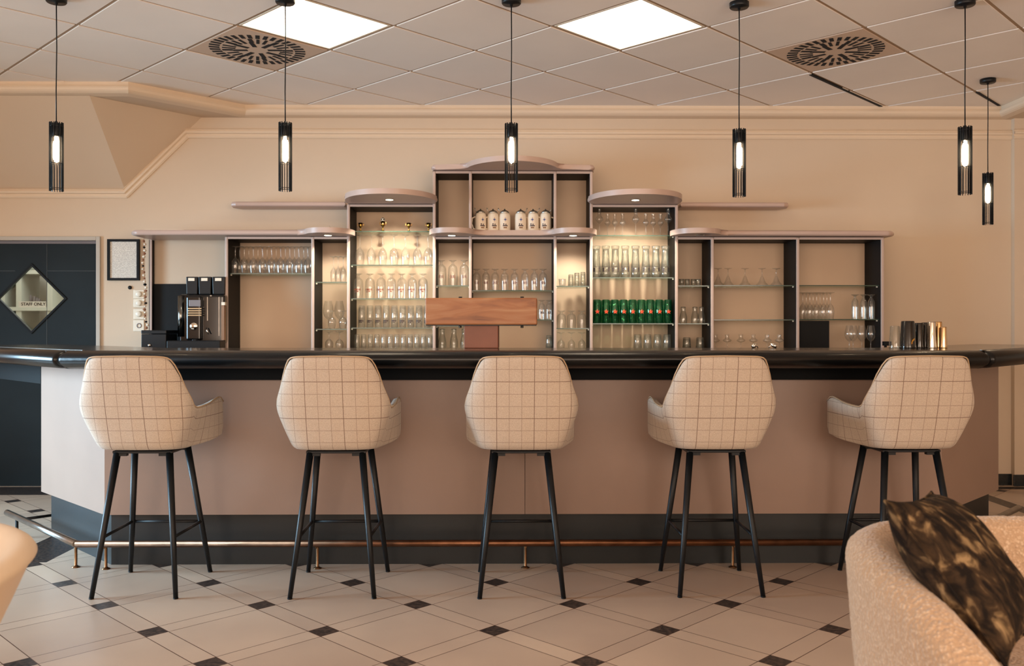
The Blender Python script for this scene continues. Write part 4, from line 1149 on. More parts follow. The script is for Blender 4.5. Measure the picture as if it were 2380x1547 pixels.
# narrow bay
row('wine', 'champagne_flute', 'flute glass', [775, 786, 798], 655, 596, 7, True, '# inverted flute from the left, upper shelf beside the tall left unit', 'flutes in the narrow left bay', Y=6.66)
row('balloon', 'balloon_glass', 'wine glass', [763, 789], 764, 699, 12, False, '# upright balloon glass from the left, narrow left bay', 'balloon glasses in the narrow left bay', Y=6.74)
row('balloon', 'balloon_glass', 'wine glass', [772, 797], 764, 722, 9.5, True, '# inverted goblet from the left, front of the narrow left bay', 'goblets in the narrow left bay', Y=6.62)
row('wine', 'wine_glass', 'wine glass', [765, 789], None, 770, 9.5, True, '# inverted wine glass from the left on the counter under the narrow left bay', 'wine glasses under the narrow left bay', base=CT+0.0005)
# tall left unit
row('wine', 'wine_glass', 'wine glass', [836.5, 863, 889.5, 916, 942, 970, 995], 615, 546, 10.5, True, '# large inverted wine glass from the left on the shelf below the trophies', 'large wine glasses below the trophies', Y=6.64)
row('beer', 'beer_goblet', 'beer glass', [833, 860, 886, 910, 934, 958, 983], 693, 636, 11.3, True, '# inverted beer goblet with red print from the left, left tall unit', 'beer goblets with red print', prt=('wordmark', 0.26, 0.40, ['printred', 'printred'], 0.985))
row('tumbler', 'highball_glass', 'drinking glass', step(841, 993, 9), 761, 710, 8.6, True, '# tall straight glass from the left, third glass row of left tall unit', 'tall straight glasses, left tall unit', prt=('wordmark', 0.22, 0.34, ['printdark', 'printdark'], 0.985))
row('tumbler', 'small_tumbler', 'drinking glass', step(830, 1000, 12), None, 777, 7.1, True, '# small tumbler from the left in the bottom row of left tall unit', 'small tumblers, left tall unit', base=CT+0.0005, Y=6.64)
# centre unit
row('beer', 'beer_glass', 'beer glass', [1026, 1052.5, 1079], 663, 605, 11, True, '# inverted stemmed beer glass from the left, left compartment of the central unit', 'stemmed beer glasses, centre left', Y=6.64, prt=('marks', 0.28, 0.42, ['printred', 'printdark'], 0.985))
row('beer', 'beer_glass', 'beer glass', [1108, 1129.5, 1151, 1173, 1196, 1220, 1242, 1262], 674, 625, 9.3, True, '# inverted short-stemmed beer glass from the left above the wooden beam', 'short-stemmed beer glasses, centre', prt=('marks', 0.28, 0.42, ['printred', 'printdark'], 0.985), Y=6.64)
row('beer', 'beer_glass', 'beer glass', [1259, 1276], 742, 697, 8.2, True, '# inverted beer glass from the left beside the right end of the beam', 'beer glasses beside the beam', prt=('marks', 0.28, 0.42, ['printdark', 'printdark'], 0.985))
row('bell', 'beer_glass', 'beer glass', [1028, 1055, 1079], None, 764, 9.5, True, '# inverted bell glass from the left on the counter left of the timber post', 'bell glasses left of the post', base=CT+0.0005, mat='glass2')
row('tumbler', 'water_tumbler', 'drinking glass', [1276], None, 779, 8, True, 'lone cut tumbler on the counter right of the timber post', 'lone tumbler', base=CT+0.0005, mat='glass2')
row('tumbler', 'shot_glass', 'shot glass', [1307], 664, 648, 8.5, False, 'wide plain small glass at the left of the right centre compartment', 'small glasses, centre right')
row('tumbler', 'shot_glass', 'shot glass', [1327, 1341, 1355], 664, 633, 6.8, True, '# inverted faceted shot glass from the left, right compartment of the central unit', 'small glasses, centre right', mat='glass2', tops=[638, 634, 632])
row('beer', 'beer_goblet', 'beer glass', [1305, 1328, 1352], 762, 722, 10.6, True, '# inverted goblet from the left, middle shelf of right centre compartment', 'goblets, centre right')
row('wine', 'wine_glass', 'wine glass', [1304, 1328, 1352], None, 772, 8.5, True, '# inverted wine glass from the left on the counter, right centre compartment', 'bottom glasses, centre right', base=CT+0.0005)
# tall right unit
gx = [1393, 1412, 1429, 1447, 1477.5, 1501, 1518, 1535, 1553]
for k, px in enumerate(gx):
    big = k in (0, 4, 8)
    row('grappa', 'grappa_glass', 'grappa glass', [px], 546, 484 if big else 497, 9 if big else 7.6, False, (ORD[k]+' grappa glass from the left on the top shelf, '+('a tall one' if big else 'a short one')), 'grappa glasses on the top shelf', Y=6.64)
row('weizen', 'wheat_beer_glass', 'beer glass', [1386, 1408, 1430, 1453, 1477, 1501, 1524, 1546], 644, 571, 11.8, True, '# tall inverted wheat beer glass from the left above the green glasses', 'wheat beer glasses', mat='glass2', prt=('crest', 0.18, 0.34, ['printdark', 'printdark'], 0.90), Y=6.64)
row('tumbler', 'green_beer_glass', 'beer glass', step(1387.5, 1552.5, 9), 751, 696, 9.9, True, '# green glass with red star from the left in the front row', 'green beer glasses with red star', mat='greenglass', prt=('star', 0.38, 0.60, ['starred'], 1.0), Y=6.62)
row('tumbler', 'green_beer_glass', 'beer glass', step(1399, 1543, 8), 751, 698, 9.7, True, '# green glass from the left in the rear row behind the starred ones', 'green beer glasses, rear row', mat='greenglass', Y=6.75)
row('tumbler', 'small_tumbler', 'drinking glass', [1482, 1505, 1528, 1550], None, 777, 10, True, '# tumbler from the left on the counter below the green glasses', 'tumblers below the green glasses', base=CT+0.0005)
# right low unit
row('tumbler', 'espresso_glass', 'drinking glass', [1584, 1597, 1611, 1623], 663, 648, 6.2, False, '# squat espresso glass from the left in the narrow right bay', 'espresso glasses', mat='glass2', Y=6.64)
row('bell', 'water_glass', 'drinking glass', [1588, 1615, 1630], 751, 713, 9, True, '# inverted bell-shaped water glass from the left, narrow right bay', 'water glasses, narrow right bay', mat='glass2')
row('tumbler', 'small_tumbler', 'drinking glass', [1596, 1627], None, 784, 10, True, '# short tumbler from the left on the counter under the narrow right bay', 'short tumblers', base=CT+0.0005, mat='glass2')
row('coupe', 'coupe_glass', 'coupe glass', [1669, 1692, 1731.5, 1771, 1804], 662, 623, 14, True, '# inverted coupe glass from the left on the dark right unit', 'coupe glasses', Y=6.66)
row('grappa', 'small_carafe', 'carafe', [1663, 1690, 1722, 1751, 1783, 1811], None, 777, 10.5, False, '# small clear carafe from the left on the counter under the coupes', 'small carafes', base=CT+0.0005)
row('wine', 'wine_glass', 'wine glass', step(1866, 1930, 5), 741, 679, 8.6, True, '# inverted tulip wine glass from the left in the front row, right bay', 'tulip glasses, right bay', Y=6.62)
row('wine', 'wine_glass', 'wine glass', step(1874, 1922, 4), 741, 679, 8.6, True, '# inverted tulip wine glass from the left in the rear row, right bay', 'tulip glasses, right bay', Y=6.76)
row('beer', 'beer_flute', 'beer glass', [1987, 2007, 2025], 741, 684, 8, True, '# inverted slim beer flute from the left, right end of the unit', 'slim beer flutes', mat='glass2', Y=6.61)
row('balloon', 'balloon_glass', 'wine glass', [1974, 1983, 2003, 2024], None, 756, 10.5, False, '# upright balloon glass from the left on the counter beside the black box', 'balloon glasses at the right', base=CT+0.0005, Y=6.64)

# trophies
def trophy(px, big, lab, frac=1):
    z = PZ(537, FY+0.03)+0.0005
    t = thing('trophy', lab, 'trophy', (PX(px, 6.66), 6.66, z), 0, 'small gold trophies')
    bm = BM(); lathe(bm, [(0, 0), (0.016, 0), (0.016, 0.008), (0.012, 0.010), (0, 0.010)], 16); obj('base', bm, M['black'], t)
    k = 1.15 if big else 1.0
    bm = BM(); lathe(bm, [(0, 0.010), (0.010, 0.010), (0.005, 0.018*k), (0.004, 0.030*k), (0.009, 0.036*k), (0.014, 0.048*k), (0.0155, 0.070*k), (0.0135, 0.070*k), (0, 0.05*k)], 18); obj('cup', bm, M['gold'], t)
    for s in (-1, 1):
        bm = BM(); tube(bm, [(s*0.013, 0, 0.044*k), (s*0.022, 0, 0.050*k), (s*0.024, 0, 0.062*k), (s*0.015, 0, 0.066*k)], 0.0022, 6); obj('handle', bm, M['gold'], t)
    if big:
        bm = BM(); bmesh.ops.create_icosphere(bm, subdivisions=3, radius=0.0155, matrix=Matrix.Translation((0, 0, 0.094)))
        for f in bm.faces:
            c = (f.calc_center_median()-Vector((0, 0, 0.094))).normalized()
            ico = [Vector(v).normalized() for v in [(0, 1, 1.618), (0, -1, 1.618), (0, 1, -1.618), (0, -1, -1.618), (1, 1.618, 0), (-1, 1.618, 0), (1, -1.618, 0), (-1, -1.618, 0), (1.618, 0, 1), (-1.618, 0, 1), (1.618, 0, -1), (-1.618, 0, -1)]]
            if max(c.dot(v) for v in ico) > 0.93: f.material_index = 1
        obj('football', bm, [M['white'], M['black']], t, smooth=True)
trophy(838, False, 'small gold trophy cup at the left end of the top glass shelf')
trophy(890, True, 'gold trophy with a football on top, left tall unit')
trophy(950, False, 'small gold trophy cup right of the football trophy')
trophy(996, False, 'small gold trophy cup at the right end of the top glass shelf')

# beer steins
zst = zc4+CAPT+0.0005
stein = None
for k, px in enumerate((1117, 1146, 1173, 1210, 1239, 1268)):
    left = k < 3
    t = thing('beer_stein', ORD[k]+' cream lidded beer stein from the left on the central shelf', 'beer stein', (PX(px, 6.63), 6.63, zst), (0.5, 0.35, 0.2, -0.05, -0.25, -0.35)[k], 'lidded beer steins')
    HB = PZ(495, 6.63)-zst; R = 0.043
    bm = BM(); lathe(bm, [(0, 0), (R, 0), (R*1.02, 0.004), (R*0.98, 0.010), (R, HB*0.3), (R, HB*0.75), (R*0.93, HB*0.92), (R*0.74, HB), (R*0.70, HB), (0, HB-0.004)], 28); obj('body', bm, M['ceramic'], t)
    bm = BM(); lathe(bm, [(R*0.76, HB), (R*0.78, HB+0.003), (R*0.72, HB+0.010), (R*0.45, HB+0.018), (R*0.16, HB+0.022), (R*0.12, HB+0.030), (0, HB+0.032)], 24); ld = obj('lid', bm, M['pewter'], t)
    s = -1 if left else 1
    bm = BM(); tube(bm, [(s*R*0.70, 0, HB+0.006), (s*R*0.95, 0, HB+0.016), (s*R*1.15, 0, HB+0.036)], 0.0035, 8); obj('thumb_lift', bm, M['pewter'], ld)
    bm = BM(); tube(bm, [(s*R*0.95, 0.01, HB*0.80), (s*R*1.5, 0.012, HB*0.72), (s*R*1.6, 0.012, HB*0.45), (s*R*1.3, 0.012, HB*0.2), (s*R*0.97, 0.01, HB*0.18)], 0.006, 8); obj('handle', bm, M['ceramic'], t, smooth=True)
    bm = BM(); RR = R+0.0006
    def pt(a, z): return ((RR)*math.sin(a), -(RR)*math.cos(a), z)
    def diamond(a, z, ra, rz, mi, off=0):
        vs = [bm.verts.new(Vector(pt(a+x*ra, z+y*rz))*1.0+Vector((0, -off, 0))) for x, y in ((-1, 0), (0, -1), (1, 0), (0, 1))]; bm.faces.new(vs).material_index = mi
    aa = 0.1*(-1 if left else 1)
    diamond(aa, HB*0.64, 0.42, 0.018, 0); diamond(aa, HB*0.64, 0.24, 0.010, 1, 0.0008)
    for (a0, a1, z0, z1, mi) in ((-0.42, 0.42, 0.30, 0.36, 2), (-0.34, -0.16, 0.37, 0.45, 2), (0.0, 0.2, 0.37, 0.43, 2), (-0.3, 0.3, 0.20, 0.27, 3)):
        n = 5
        for q in range(n):
            b0 = aa+a0+(a1-a0)*q/n; b1 = aa+a0+(a1-a0)*(q+1)/n
            bm.faces.new([bm.verts.new(pt(b0, HB*z0)), bm.verts.new(pt(b1, HB*z0)), bm.verts.new(pt(b1, HB*z1)), bm.verts.new(pt(b0, HB*z1))]).material_index = mi
    obj('crest', bm, [M['printred'], M['printblue'], M['printdark'], M['brownbox']], t)

# ================================================================== COFFEE CORNER
MY = 6.50
t = thing('coffee_machine', 'black automatic coffee machine with display and three bean hoppers', 'coffee machine', (PX(460, MY), MY, CT))
def mrel(bm, name, mat, par=None, **k):
    for v in bm.verts: v.co -= Vector((PX(460, MY), MY, CT))
    return obj(name, bm, mat, par or t, **k)
def rb(px0, px1, py0, py1, Y0, Y1):
    return (PX(px0, Y0), PX(px1, Y0), Y0, Y1, PZ(py1, Y0), PZ(py0, Y0))
bm = BM(); box(bm, *rb(414, 522, 684, 798, MY-0.04, 6.80)); mrel(bm, 'housing', M['blackgloss'], bevel=0.02, bseg=4)
bm = BM(); 
for px in (420, ): 
    p = PX(px+4, MY-0.05)
    lathe(bm, [(0, PZ(782, MY)), (0.022, PZ(782, MY)), (0.022, PZ(688, MY)), (0, PZ(688, MY))], 20, (PX(421, MY-0.04), MY-0.045, 0))
mrel(bm, 'rounded_column', M['chrome'] if False else pbr('steel_column', lin(120, 124, 124), 0.16, metal=1.0), smooth=False)
bm = BM(); box(bm, *rb(432, 466, 688, 790, MY-0.075, MY-0.035)); fc = mrel(bm, 'control_panel', M['blackgloss'], bevel=0.012, bseg=3)
bm = BM(); box(bm, *rb(439, 466, 697, 712, MY-0.080, MY-0.074)); mrel(bm, 'display', M['greyplastic'], fc, bevel=0.002)
bm = BM()
for r_ in range(4):
    y = 715.5+r_*5.2
    box(bm, *rb(437, 468, y, y+2.6, MY-0.079, MY-0.074))
mrel(bm, 'button_row', pbr('champagne_buttons', lin(190, 165, 130), 0.35, metal=0.6), fc, bevel=0.001)
bm = BM(); lathe(bm, [(0, 0), (0.027, 0), (0.027, 0.004), (0.024, 0.006), (0, 0.006)], 28); q = obj('badge', bm, M['chrome'], fc); q.rotation_euler = (PI/2, 0, 0); q.location = Vector((PX(450, MY-0.08), MY-0.0745, PZ(758, MY-0.08)))-Vector((PX(460, MY), MY, CT))
bm = BM(); box(bm, *rb(446, 456, 788, 796, MY-0.11, MY-0.035)); mrel(bm, 'spout', M['blacksatin'], bevel=0.004)
bm = BM(); box(bm, *rb(481, 483, 690, 745, MY-0.044, MY-0.039)); box(bm, *rb(508, 510, 690, 780, MY-0.044, MY-0.039)); box(bm, *rb(488, 492, 686, 688.5, MY-0.044, MY-0.039)); mrel(bm, 'chrome_trim', M['steel'])
bm = BM(); tube(bm, [P(480, 762, MY-0.06), P(481, 768, MY-0.07), P(485, 776, MY-0.07)], 0.005, 8); mrel(bm, 'steam_wand', M['chrome'])
bm = BM(); bm2 = box(bm, PX(387, MY-0.14), PX(523.5, MY-0.02), MY-0.14, MY-0.01, CT, PZ(791, MY-0.14)); mrel(bm, 'drip_tray', M['blacksatin'], bevel=0.006)
bm = BM(); box(bm, PX(414, MY), PX(521, MY), MY-0.009, 6.80, CT, PZ(797, MY)); mrel(bm, 'base', M['blacksatin'])
for k, (a, b) in enumerate(((431, 458), (460, 489.5), (492, 522))):
    bm = BM(); z0, z1 = PZ(684, MY), PZ(643, MY)
    vs = box(bm, PX(a, MY), PX(b, MY), MY+0.01, MY+0.22, z0, z1)
    cxx = (PX(a, MY)+PX(b, MY))/2
    for v in vs:
        if v.co.z < z0+0.01: v.co.x = cxx+(v.co.x-cxx)*0.92
    hp = mrel(bm, 'bean_hopper', M['blacksatin'], bevel=0.005)
    bm = BM(); m_ = (a+b)/2; box(bm, *rb(m_-7.5, m_+7.5, 646, 653, MY+0.006, MY+0.012)); mrel(bm, 'hopper_label', M['label'], hp, bevel=0.0015)
bm = BM(); box(bm, *rb(514.5, 521, 707, 790, MY-0.08, MY-0.045)); cb = obj('cup_sleeve_stack', bm, M['brownbox'], None); tag(cb, 'narrow upright brown carton at the right side of the coffee machine', 'carton')
# stand the carton on the tray height by its own foot
bm = BM(); box(bm, *rb(514.5, 522.5, 702, 709, MY-0.082, MY-0.043)); obj('carton_flap', bm, M['label'], cb)

t = thing('cash_box', 'black metal box with a round lock left of the coffee machine', 'box', (PX(358, 6.42), 6.42, CT))
def crel(bm, name, mat, par=None, **k):
    for v in bm.verts: v.co -= Vector((PX(358, 6.42), 6.42, CT))
    return obj(name, bm, mat, par or t, **k)
bm = BM(); box(bm, PX(328, 6.40), PX(386, 6.40), 6.40, 6.62, CT, PZ(776, 6.40)); crel(bm, 'box_body', M['blacksatin'], bevel=0.004)
bm = BM(); box(bm, PX(327.5, 6.395), PX(386.5, 6.395), 6.395, 6.625, PZ(775.5, 6.40), PZ(767, 6.40)); crel(bm, 'box_lid', M['blacksatin'], bevel=0.005)
bm = BM(); lathe(bm, [(0, 0), (0.010, 0), (0.010, 0.003), (0.004, 0.004), (0, 0.004)], 18); q = obj('lock', bm, M['chrome'], t); q.rotation_euler = (PI/2, 0, 0); q.location = Vector((PX(346, 6.39), 6.398, PZ(802, 6.39)))-t.location

# picture frame
t = thing('picture_frame', 'black-framed printed notice on the wall beside the door', 'picture frame', P(289, 604.5, WY-0.012))
c = Vector(t.location)
x0, x1, z0, z1 = PX(252, WY)-c.x, PX(326, WY)-c.x, PZ(652, WY)-c.z, PZ(557, WY)-c.z
bm = BM()
for q in ((x0, x1, z0, z0+0.018), (x0, x1, z1-0.018, z1), (x0, x0+0.019, z0+0.018, z1-0.018), (x1-0.019, x1, z0+0.018, z1-0.018)): box(bm, q[0], q[1], -0.012, 0.011, q[2], q[3])
obj('frame', bm, M['black'], t)
bm = BM(); box(bm, x0+0.019, x1-0.019, -0.002, 0.010, z0+0.018, z1-0.018); obj('printed_sheet', bm, M['paper'], t)

# switch plates
for k, (y0, y1, lab, knob) in enumerate(((673, 694, 'upper round dimmer switch of the stacked wall plates', 0.022), (694, 714.5, 'second round dimmer switch from the top of the stack', 0.022), (717, 742, 'third dimmer switch, just above the socket', 0.022), (743, 770, 'white wall socket at the bottom of the stack', 0.014))):
    t = thing('wall_switch' if k < 3 else 'wall_socket', lab, 'switch' if k < 3 else 'socket', P(323, (y0+y1)/2, WY-0.004), 0, 'white switch plates beside the shelving')
    hz_ = (PZ(y0, WY)-PZ(y1, WY))/2-0.001
    bm = BM(); box(bm, -0.041, 0.041, -0.006, 0.0035, -hz_, hz_); obj('plate', bm, M['white'], t, bevel=0.004, bseg=3)
    if knob > 0.02:
        bm = BM(); lathe(bm, [(0, 0.02), (knob*0.8, 0.02), (knob, 0.016), (knob, 0), (0, 0)], 24)
    else:
        bm = BM(); lathe(bm, [(0.013, 0.001), (0.019, 0.001), (0.019, 0.004), (0.016, 0.005), (0.013, 0.004)], 24)
    q = obj('dial' if k < 3 else 'socket_ring', bm, M['white'] if k < 3 else M['greyplastic'], t, smooth=False); q.rotation_euler = (PI/2, 0, 0); q.location = (0.004, -0.006, 0)

# garland of shells and beads hanging beside the unit
t = thing('bead_garland', 'hanging string of pale shells and brown beads beside the nook', 'garland', P(335, 552, 6.62))
c = Vector(t.location); rnd = random.Random(5); pts = []
for k in range(30):
    y = 553+k*7.2; p = P(334+1.5*math.sin(k*0.5)+k*0.22, y, 6.62)-c; pts.append(p)
bm = BM(); tube(bm, pts, 0.0015, 5); obj('string', bm, M['cork'], t)
for k in range(1, 30):
    bm = BM(); bmesh.ops.create_icosphere(bm, subdivisions=2, radius=0.0085+0.004*rnd.random())
    for v in bm.verts: v.co.z *= 0.8+0.6*rnd.random()*0+rnd.uniform(0, .004)
    obj('bead', bm, [M['white'], M['cork'], M['ceramic'], M['black'], M['white'], M['cork']][k % 6], t, pts[k]+Vector((rnd.uniform(-.008, .008), -0.004, 0)), smooth=True)

# black flat box in the right bay
t = thing('speaker_box', 'square black box at the bottom of the right shelving bay', 'box', (PX(1893, 6.6), 6.6, CT))
bm = BM(); w_ = PX(1928, 6.6)-PX(1893, 6.6); hh = PZ(745, 6.6)-CT
box(bm, -w_, w_, 0, 0.14, 0, hh); obj('cabinet', bm, M['blacksatin'], t, bevel=0.005)
bm = BM(); box(bm, -w_+0.006, w_-0.006, -0.004, 0.001, 0.006, hh-0.006); obj('front_cloth', bm, M['black'], t)

# ================================================================== ON THE BAR
TY = 4.86
t = thing('tap_tower', 'oak beam tap tower shaped like a T on the bar', 'tap tower', (PX(1120, TY), TY, ZT+0.0005), -0.05)
zB0, zB1 = PZ(755, TY-0.07)-ZT, PZ(692, TY-0.07)-ZT
hw = (PX(1246, TY)-PX(989, TY))/2
bm = BM(); vs = box(bm, -hw, hw, -0.07, 0.07, zB0, zB1); beam = obj('beam', bm, M['wood'], t, bevel=0.008, bseg=3)
bm = BM(); box(bm, -0.092, 0.092, -0.055, 0.055, 0, zB0); obj('column', bm, M['woodred'], t, bevel=0.004)
bm = BM(); box(bm, -hw+0.004, hw-0.004, -0.066, 0.066, zB0-0.004, zB0+0.001); obj('base_plate', bm, M['blackmetal'], beam)
for px in (1068, 1213):
    x = PX(px, TY)-PX(1120, TY)
    bm = BM(); lathe(bm, [(0, zB1-0.002), (0.010, zB1-0.002), (0.010, zB1+0.010), (0, zB1+0.010)], 14, (x, 0.045, 0))
    obj('tap_nut', bm, M['blackmetal'], beam)
    bm = BM(); lathe(bm, [(0, zB0-0.016), (0.008, zB0-0.016), (0.008, zB0-0.004), (0, zB0-0.004)], 14, (x, 0.03, 0)); obj('tap_spout', bm, M['steel'], beam)

def shaker(px, ty, wpx, mat, name, lab, cat, Y=4.84, rim=None):
    h_ = PZ(ty, Y)-ZT-0.0005; R = wpx/2/F*Y
    t = thing(name, lab, cat, (PX(px, Y), Y, ZT+0.0005), 0, 'upturned shakers and glasses at the right end')
    bm = BM(); lathe(bm, [(R*0.96, 0), (R, 0.002), (R*0.97, 0.01), (R*0.80, h_*0.96), (R*0.74, h_), (0, h_)], 28); b_ = obj('body', bm, mat, t)
    bm = BM(); lathe(bm, [(R*0.99, 0.0), (R*1.02, 0.002), (R*1.02, 0.005), (R*0.99, 0.006)], 28); obj('rim', bm, rim or mat, t)
    return t, R, h_
shaker(2080, 757, 27, M['glass2'], 'mixing_glass', 'clear upturned mixing glass at the left of the shakers', 'glass')
t, R, h_ = shaker(2110, 745.5, 37, M['blackgloss'], 'cocktail_shaker', 'largest black cocktail shaker cup with a gold mark', 'cocktail shaker', 4.80)
bm = BM(); vs = [bm.verts.new(((R*1.0)*math.sin(a), -(R*1.0)*math.cos(a), z)) for a, z in ((0.05, 0.030), (0.45, 0.046), (0.47, 0.056), (0.07, 0.044))]; bm.faces.new(vs)
vs = [bm.verts.new(((R*1.0)*math.sin(a), -(R*1.0)*math.cos(a), z)) for a, z in ((0.0, 0.022), (0.14, 0.027), (0.12, 0.040), (0.02, 0.036))]; bm.faces.new(vs)
obj('gold_mark', bm, M['gold'], t)
shaker(2135, 750, 27, M['blackgloss'], 'cocktail_shaker', 'slimmer black shaker cup directly right of the largest one', 'cocktail shaker', 4.86)
shaker(2151, 749, 24, M['blackgloss'], 'cocktail_shaker', 'rearmost black shaker cup beside the silver one', 'cocktail shaker', 4.91)
shaker(2165, 747, 22, M['chrome'], 'cocktail_shaker', 'polished silver shaker cup between the black and golden ones', 'cocktail shaker', 4.83)
shaker(2181, 747, 20, pbr('champagne_metal', lin(214, 178, 130), 0.12, metal=1.0), 'cocktail_shaker', 'tall golden shaker cup right of the silver one', 'cocktail shaker', 4.88)
shaker(2192.5, 759, 18, pbr('pale_gold_metal', lin(224, 196, 156), 0.12, metal=1.0), 'cocktail_shaker', 'small pale gold jigger cup at the right end of the row', 'jigger', 4.83)
# two bottle stoppers
for k, (px, lab) in enumerate(((1754, 'left chrome bottle pourer lying on the bar'), (1798, 'right chrome bottle pourer lying on the bar'))):
    t = thing('bottle_pourer', lab, 'bottle pourer', (PX(px, 4.8), 4.8, ZT+0.0005), 0.6+k*2.2, 'chrome pourers')
    bm = BM(); lathe(bm, [(0, -0.02), (0.010, -0.018), (0.013, -0.006), (0.011, 0.004), (0.006, 0.010), (0.005, 0.018), (0, 0.019)], 16); q = obj('stopper_body', bm, M['chrome'], t, smooth=True); q.rotation_euler = (0, PI/2-0.45, 0); q.location = (0, 0, 0.016)
    bm = BM(); tube(bm, [(0.008, 0, 0.018), (0.02, 0, 0.010), (0.026, 0, 0.003)], 0.003, 8); obj('spout', bm, M['chrome'], t)
# low dark tray behind the shakers, against the wall end of the back counter
t = thing('small_black_stand', 'small black block behind the clear mixing glass', 'block', (PX(2060, 6.3), 6.3, CT))
bm = BM(); box(bm, -0.022, 0.03, -0.02, 0.02, PZ(803, 6.3)-CT, PZ(793, 6.3)-CT); obj('block', bm, M['black'], t, bevel=0.003)
bm = BM(); box(bm, -0.012, 0.0, -0.01, 0.01, 0.0, PZ(803, 6.3)-CT); obj('stem', bm, M['black'], t)

# ================================================================== FOREGROUND ARMCHAIRS
def tub(name, label, cat, c, R, thick, base_r, zbase, rimf, a_open, half_open, mat, bumpy=False, seat_z=0.42, sq=2.0, rz=0.0):
    """open ring wall; a_open: direction of the opening; rimf(angle from back) -> rim height"""
    t = thing(name, label, cat, (c[0], c[1], 0))
    bm = BM(); NA = 96; rings = []
    a0 = a_open+half_open; a1 = a_open+2*PI-half_open
    for i in range(NA+1):
        an = a0+(a1-a0)*i/NA
        rel = abs((an-(a_open+PI))/(PI-half_open))
        zr = rimf(rel)
        ends = min(i, NA-i)/5.0
        e = 1.0 if ends >= 1 else math.sqrt(max(0.0, 1-(1-ends)**2))*0.85+0.15
        ring = []
        th = thick
        ro = lambda z: base_r+(R-base_r)*min(1, ((z-zbase)/(zr-zbase)))**0.75
        sec = []
        for z in [zbase+(zr-th*0.5-zbase)*k/8 for k in range(9)]: sec.append((ro(z), z))
        Rr = ro(zr); 
        for k in range(1, 8):
            b_ = PI*k/8; sec.append((Rr-th/2+th/2*math.cos(b_), zr-th*0.5+th*0.5*math.sin(b_)))
        zi = seat_z-0.06
        for k in range(7): 
            z = zr-th*0.5+(zi-(zr-th*0.5))*k/6; sec.append((max(0.06, min(Rr, ro(z))-th), z))
        mid = None
        for (r, z) in sec:
            rm = Rr-th/2; r2 = rm+(r-rm)*1.0
            z2 = z if e >= 1 else zbase+(z-zbase)*(0.80+0.20*e)
            rr_ = r if e >= 1 else (rm+(r-rm)*e if z > zi else r)
            kq = (abs(math.cos(an))**sq+abs(math.sin(an))**sq)**(-1/sq)
            ring.append(bm.verts.new((rr_*kq*math.cos(an), rr_*kq*math.sin(an), z2)))
        rings.append(ring)
    for A1, B1 in zip(rings, rings[1:]):
        for j in range(len(A1)-1):
            f = bm.faces.new((A1[j], A1[j+1], B1[j+1], B1[j])); f.smooth = True
    bm.faces.new(rings[0]); bm.faces.new(rings[-1][::-1])
    s_ = obj('shell', bm, mat, t)
    if bumpy:
        sb = s_.modifiers.new('sub', 'SUBSURF'); sb.levels = 2; sb.render_levels = 2
        tx = bpy.data.textures.new('boucle_loops', 'CLOUDS'); tx.noise_scale = 0.012; tx.noise_depth = 2
        dm = s_.modifiers.new('loops', 'DISPLACE'); dm.texture = tx; dm.strength = 0.005; dm.mid_level = 0.5
    bm = BM(); ri = base_r+(R-base_r)*0.5-thick
    lathe(bm, [(0, seat_z-0.14), (ri*0.96, seat_z-0.14), (ri, seat_z-0.10), (ri+0.01, seat_z-0.05), (ri, seat_z-0.01), (ri*0.9, seat_z+0.008), (0, seat_z+0.015)], 48); obj('seat_cushion', bm, mat, t)
    bm = BM(); lathe(bm, [(0, zbase-0.02), (base_r*0.97, zbase-0.02), (base_r*0.98, seat_z-0.141), (0, seat_z-0.141)], 48); obj('seat_deck', bm, mat, t)
    for k in range(4):
        an = PI/4+k*PI/2; x, y = base_r*0.7*math.cos(an), base_r*0.7*math.sin(an)
        bm = BM(); tube(bm, [(x*1.1, y*1.1, 0), (x, y, zbase-0.01)], 0.013, 10, r2=0.02); obj('leg', bm, M['blackmetal'], t)
    return t
# right boucle chair
tub('armchair', 'cream boucle tub armchair in the right foreground with a mottled cushion', 'armchair', (1.305, 1.83), 0.525, 0.115, 0.47, 0.10,
    lambda r: sm(r, [(0, 0.717), (0.35, 0.717), (0.6, 0.705), (0.8, 0.665), (0.92, 0.61), (1.0, 0.55)]), math.radians(-90), math.radians(50), M['boucle'], True, 0.44, 3.0)
# left chair
tub('lounge_chair', 'cream smooth rounded chair back cut off by the left edge', 'armchair', (-1.45, 1.80), 0.46, 0.07, 0.13, 0.14,
    lambda r: sm(r, [(0, 0.735), (0.4, 0.728), (0.75, 0.70), (1.0, 0.66)]), math.radians(250), math.radians(50), M['cream'], False, 0.45)

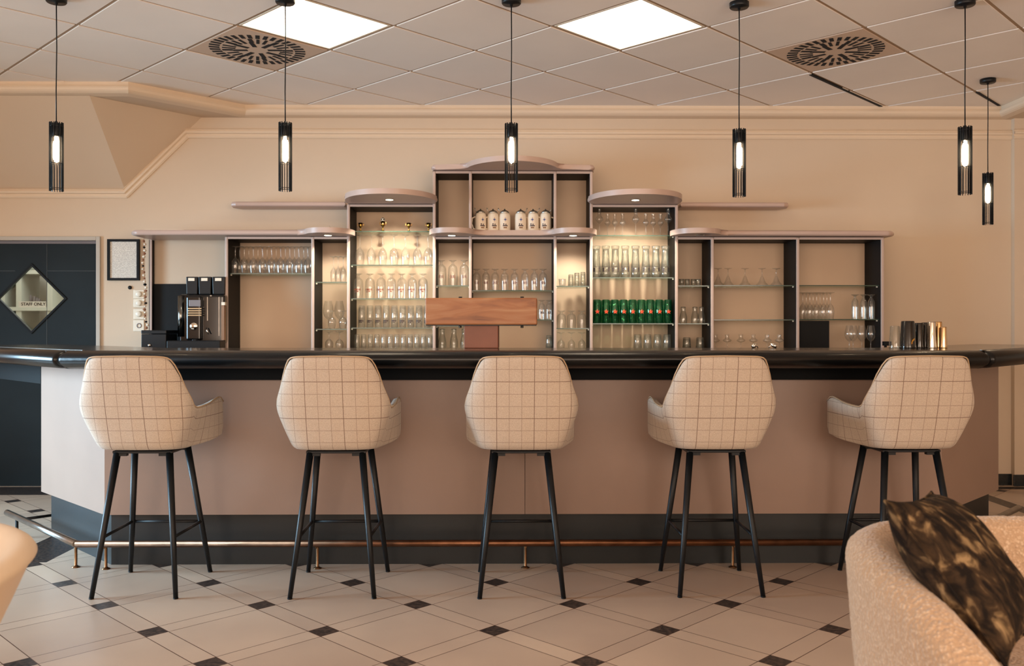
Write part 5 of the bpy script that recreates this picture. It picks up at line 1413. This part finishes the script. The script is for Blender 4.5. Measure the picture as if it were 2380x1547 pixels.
# cushion
nt_ = P(2058, 1168, 1.80); ft = P(2168, 1146, 2.13); nb = Vector((0.905, 1.60, 0.57))
eu = (ft-nt_); ev = (nb-nt_)
bm = BM(); n = 28
eu0 = eu.normalized(); nn = eu.cross(ev).normalized(); 
if nn.z < 0: nn = -nn
ev0 = (ev-eu0*ev.dot(eu0)).normalized()
hu, hv = 0.205, 0.178
cen = nt_+eu*0.5+ev0*(hv*0.98)
top = [[None]*(n+1) for _ in range(n+1)]; bot = [[None]*(n+1) for _ in range(n+1)]
for i in range(n+1):
    for j in range(n+1):
        u = -1+2*i/n; v = -1+2*j/n
        pin = 1-0.10*(1-u*u) if abs(v) > 0.999 else 1
        uu = u*(1-0.09*(1-v*v)); vv = v*(1-0.09*(1-u*u))
        th = 0.078*((1-abs(u)**2.6)*(1-abs(v)**2.6))**0.5
        wr = 0.006*math.sin(9*u+4*v)*(1-abs(u)**3)*(1-abs(v)**3)
        top[i][j] = bm.verts.new((uu*hu, vv*hv, th+wr))
        bot[i][j] = top[i][j] if i in (0, n) or j in (0, n) else bm.verts.new((uu*hu, vv*hv, -th+wr*0.5))
for i in range(n):
    for j in range(n):
        f = bm.faces.new((top[i][j], top[i+1][j], top[i+1][j+1], top[i][j+1])); f.smooth = True
        q = (bot[i][j], bot[i][j+1], bot[i+1][j+1], bot[i+1][j])
        f = bm.faces.new(q); f.smooth = True
cu = obj('cushion', bm, M['fur'])
mw = Matrix((eu0, ev0, nn)).transposed().to_4x4(); mw.translation = cen
cu.matrix_world = mw
tag(cu, 'mottled dark brown and olive cushion leaning in the boucle armchair', 'cushion')
bm = BM(); pts = []
for (i0, j0, i1, j1) in ((0, 0, n, 0), (n, 0, n, n), (n, n, 0, n), (0, n, 0, 0)):
    for k in range(n):
        i = i0+(i1-i0)*k/n; j = j0+(j1-j0)*k/n; u = -1+2*i/n; v = -1+2*j/n
        pts.append((u*(1-0.09*(1-v*v))*hu, v*(1-0.09*(1-u*u))*hv, 0))
pts.append(pts[0]); tube(bm, pts, 0.0035, 6); obj('seam', bm, M['fur'], cu)
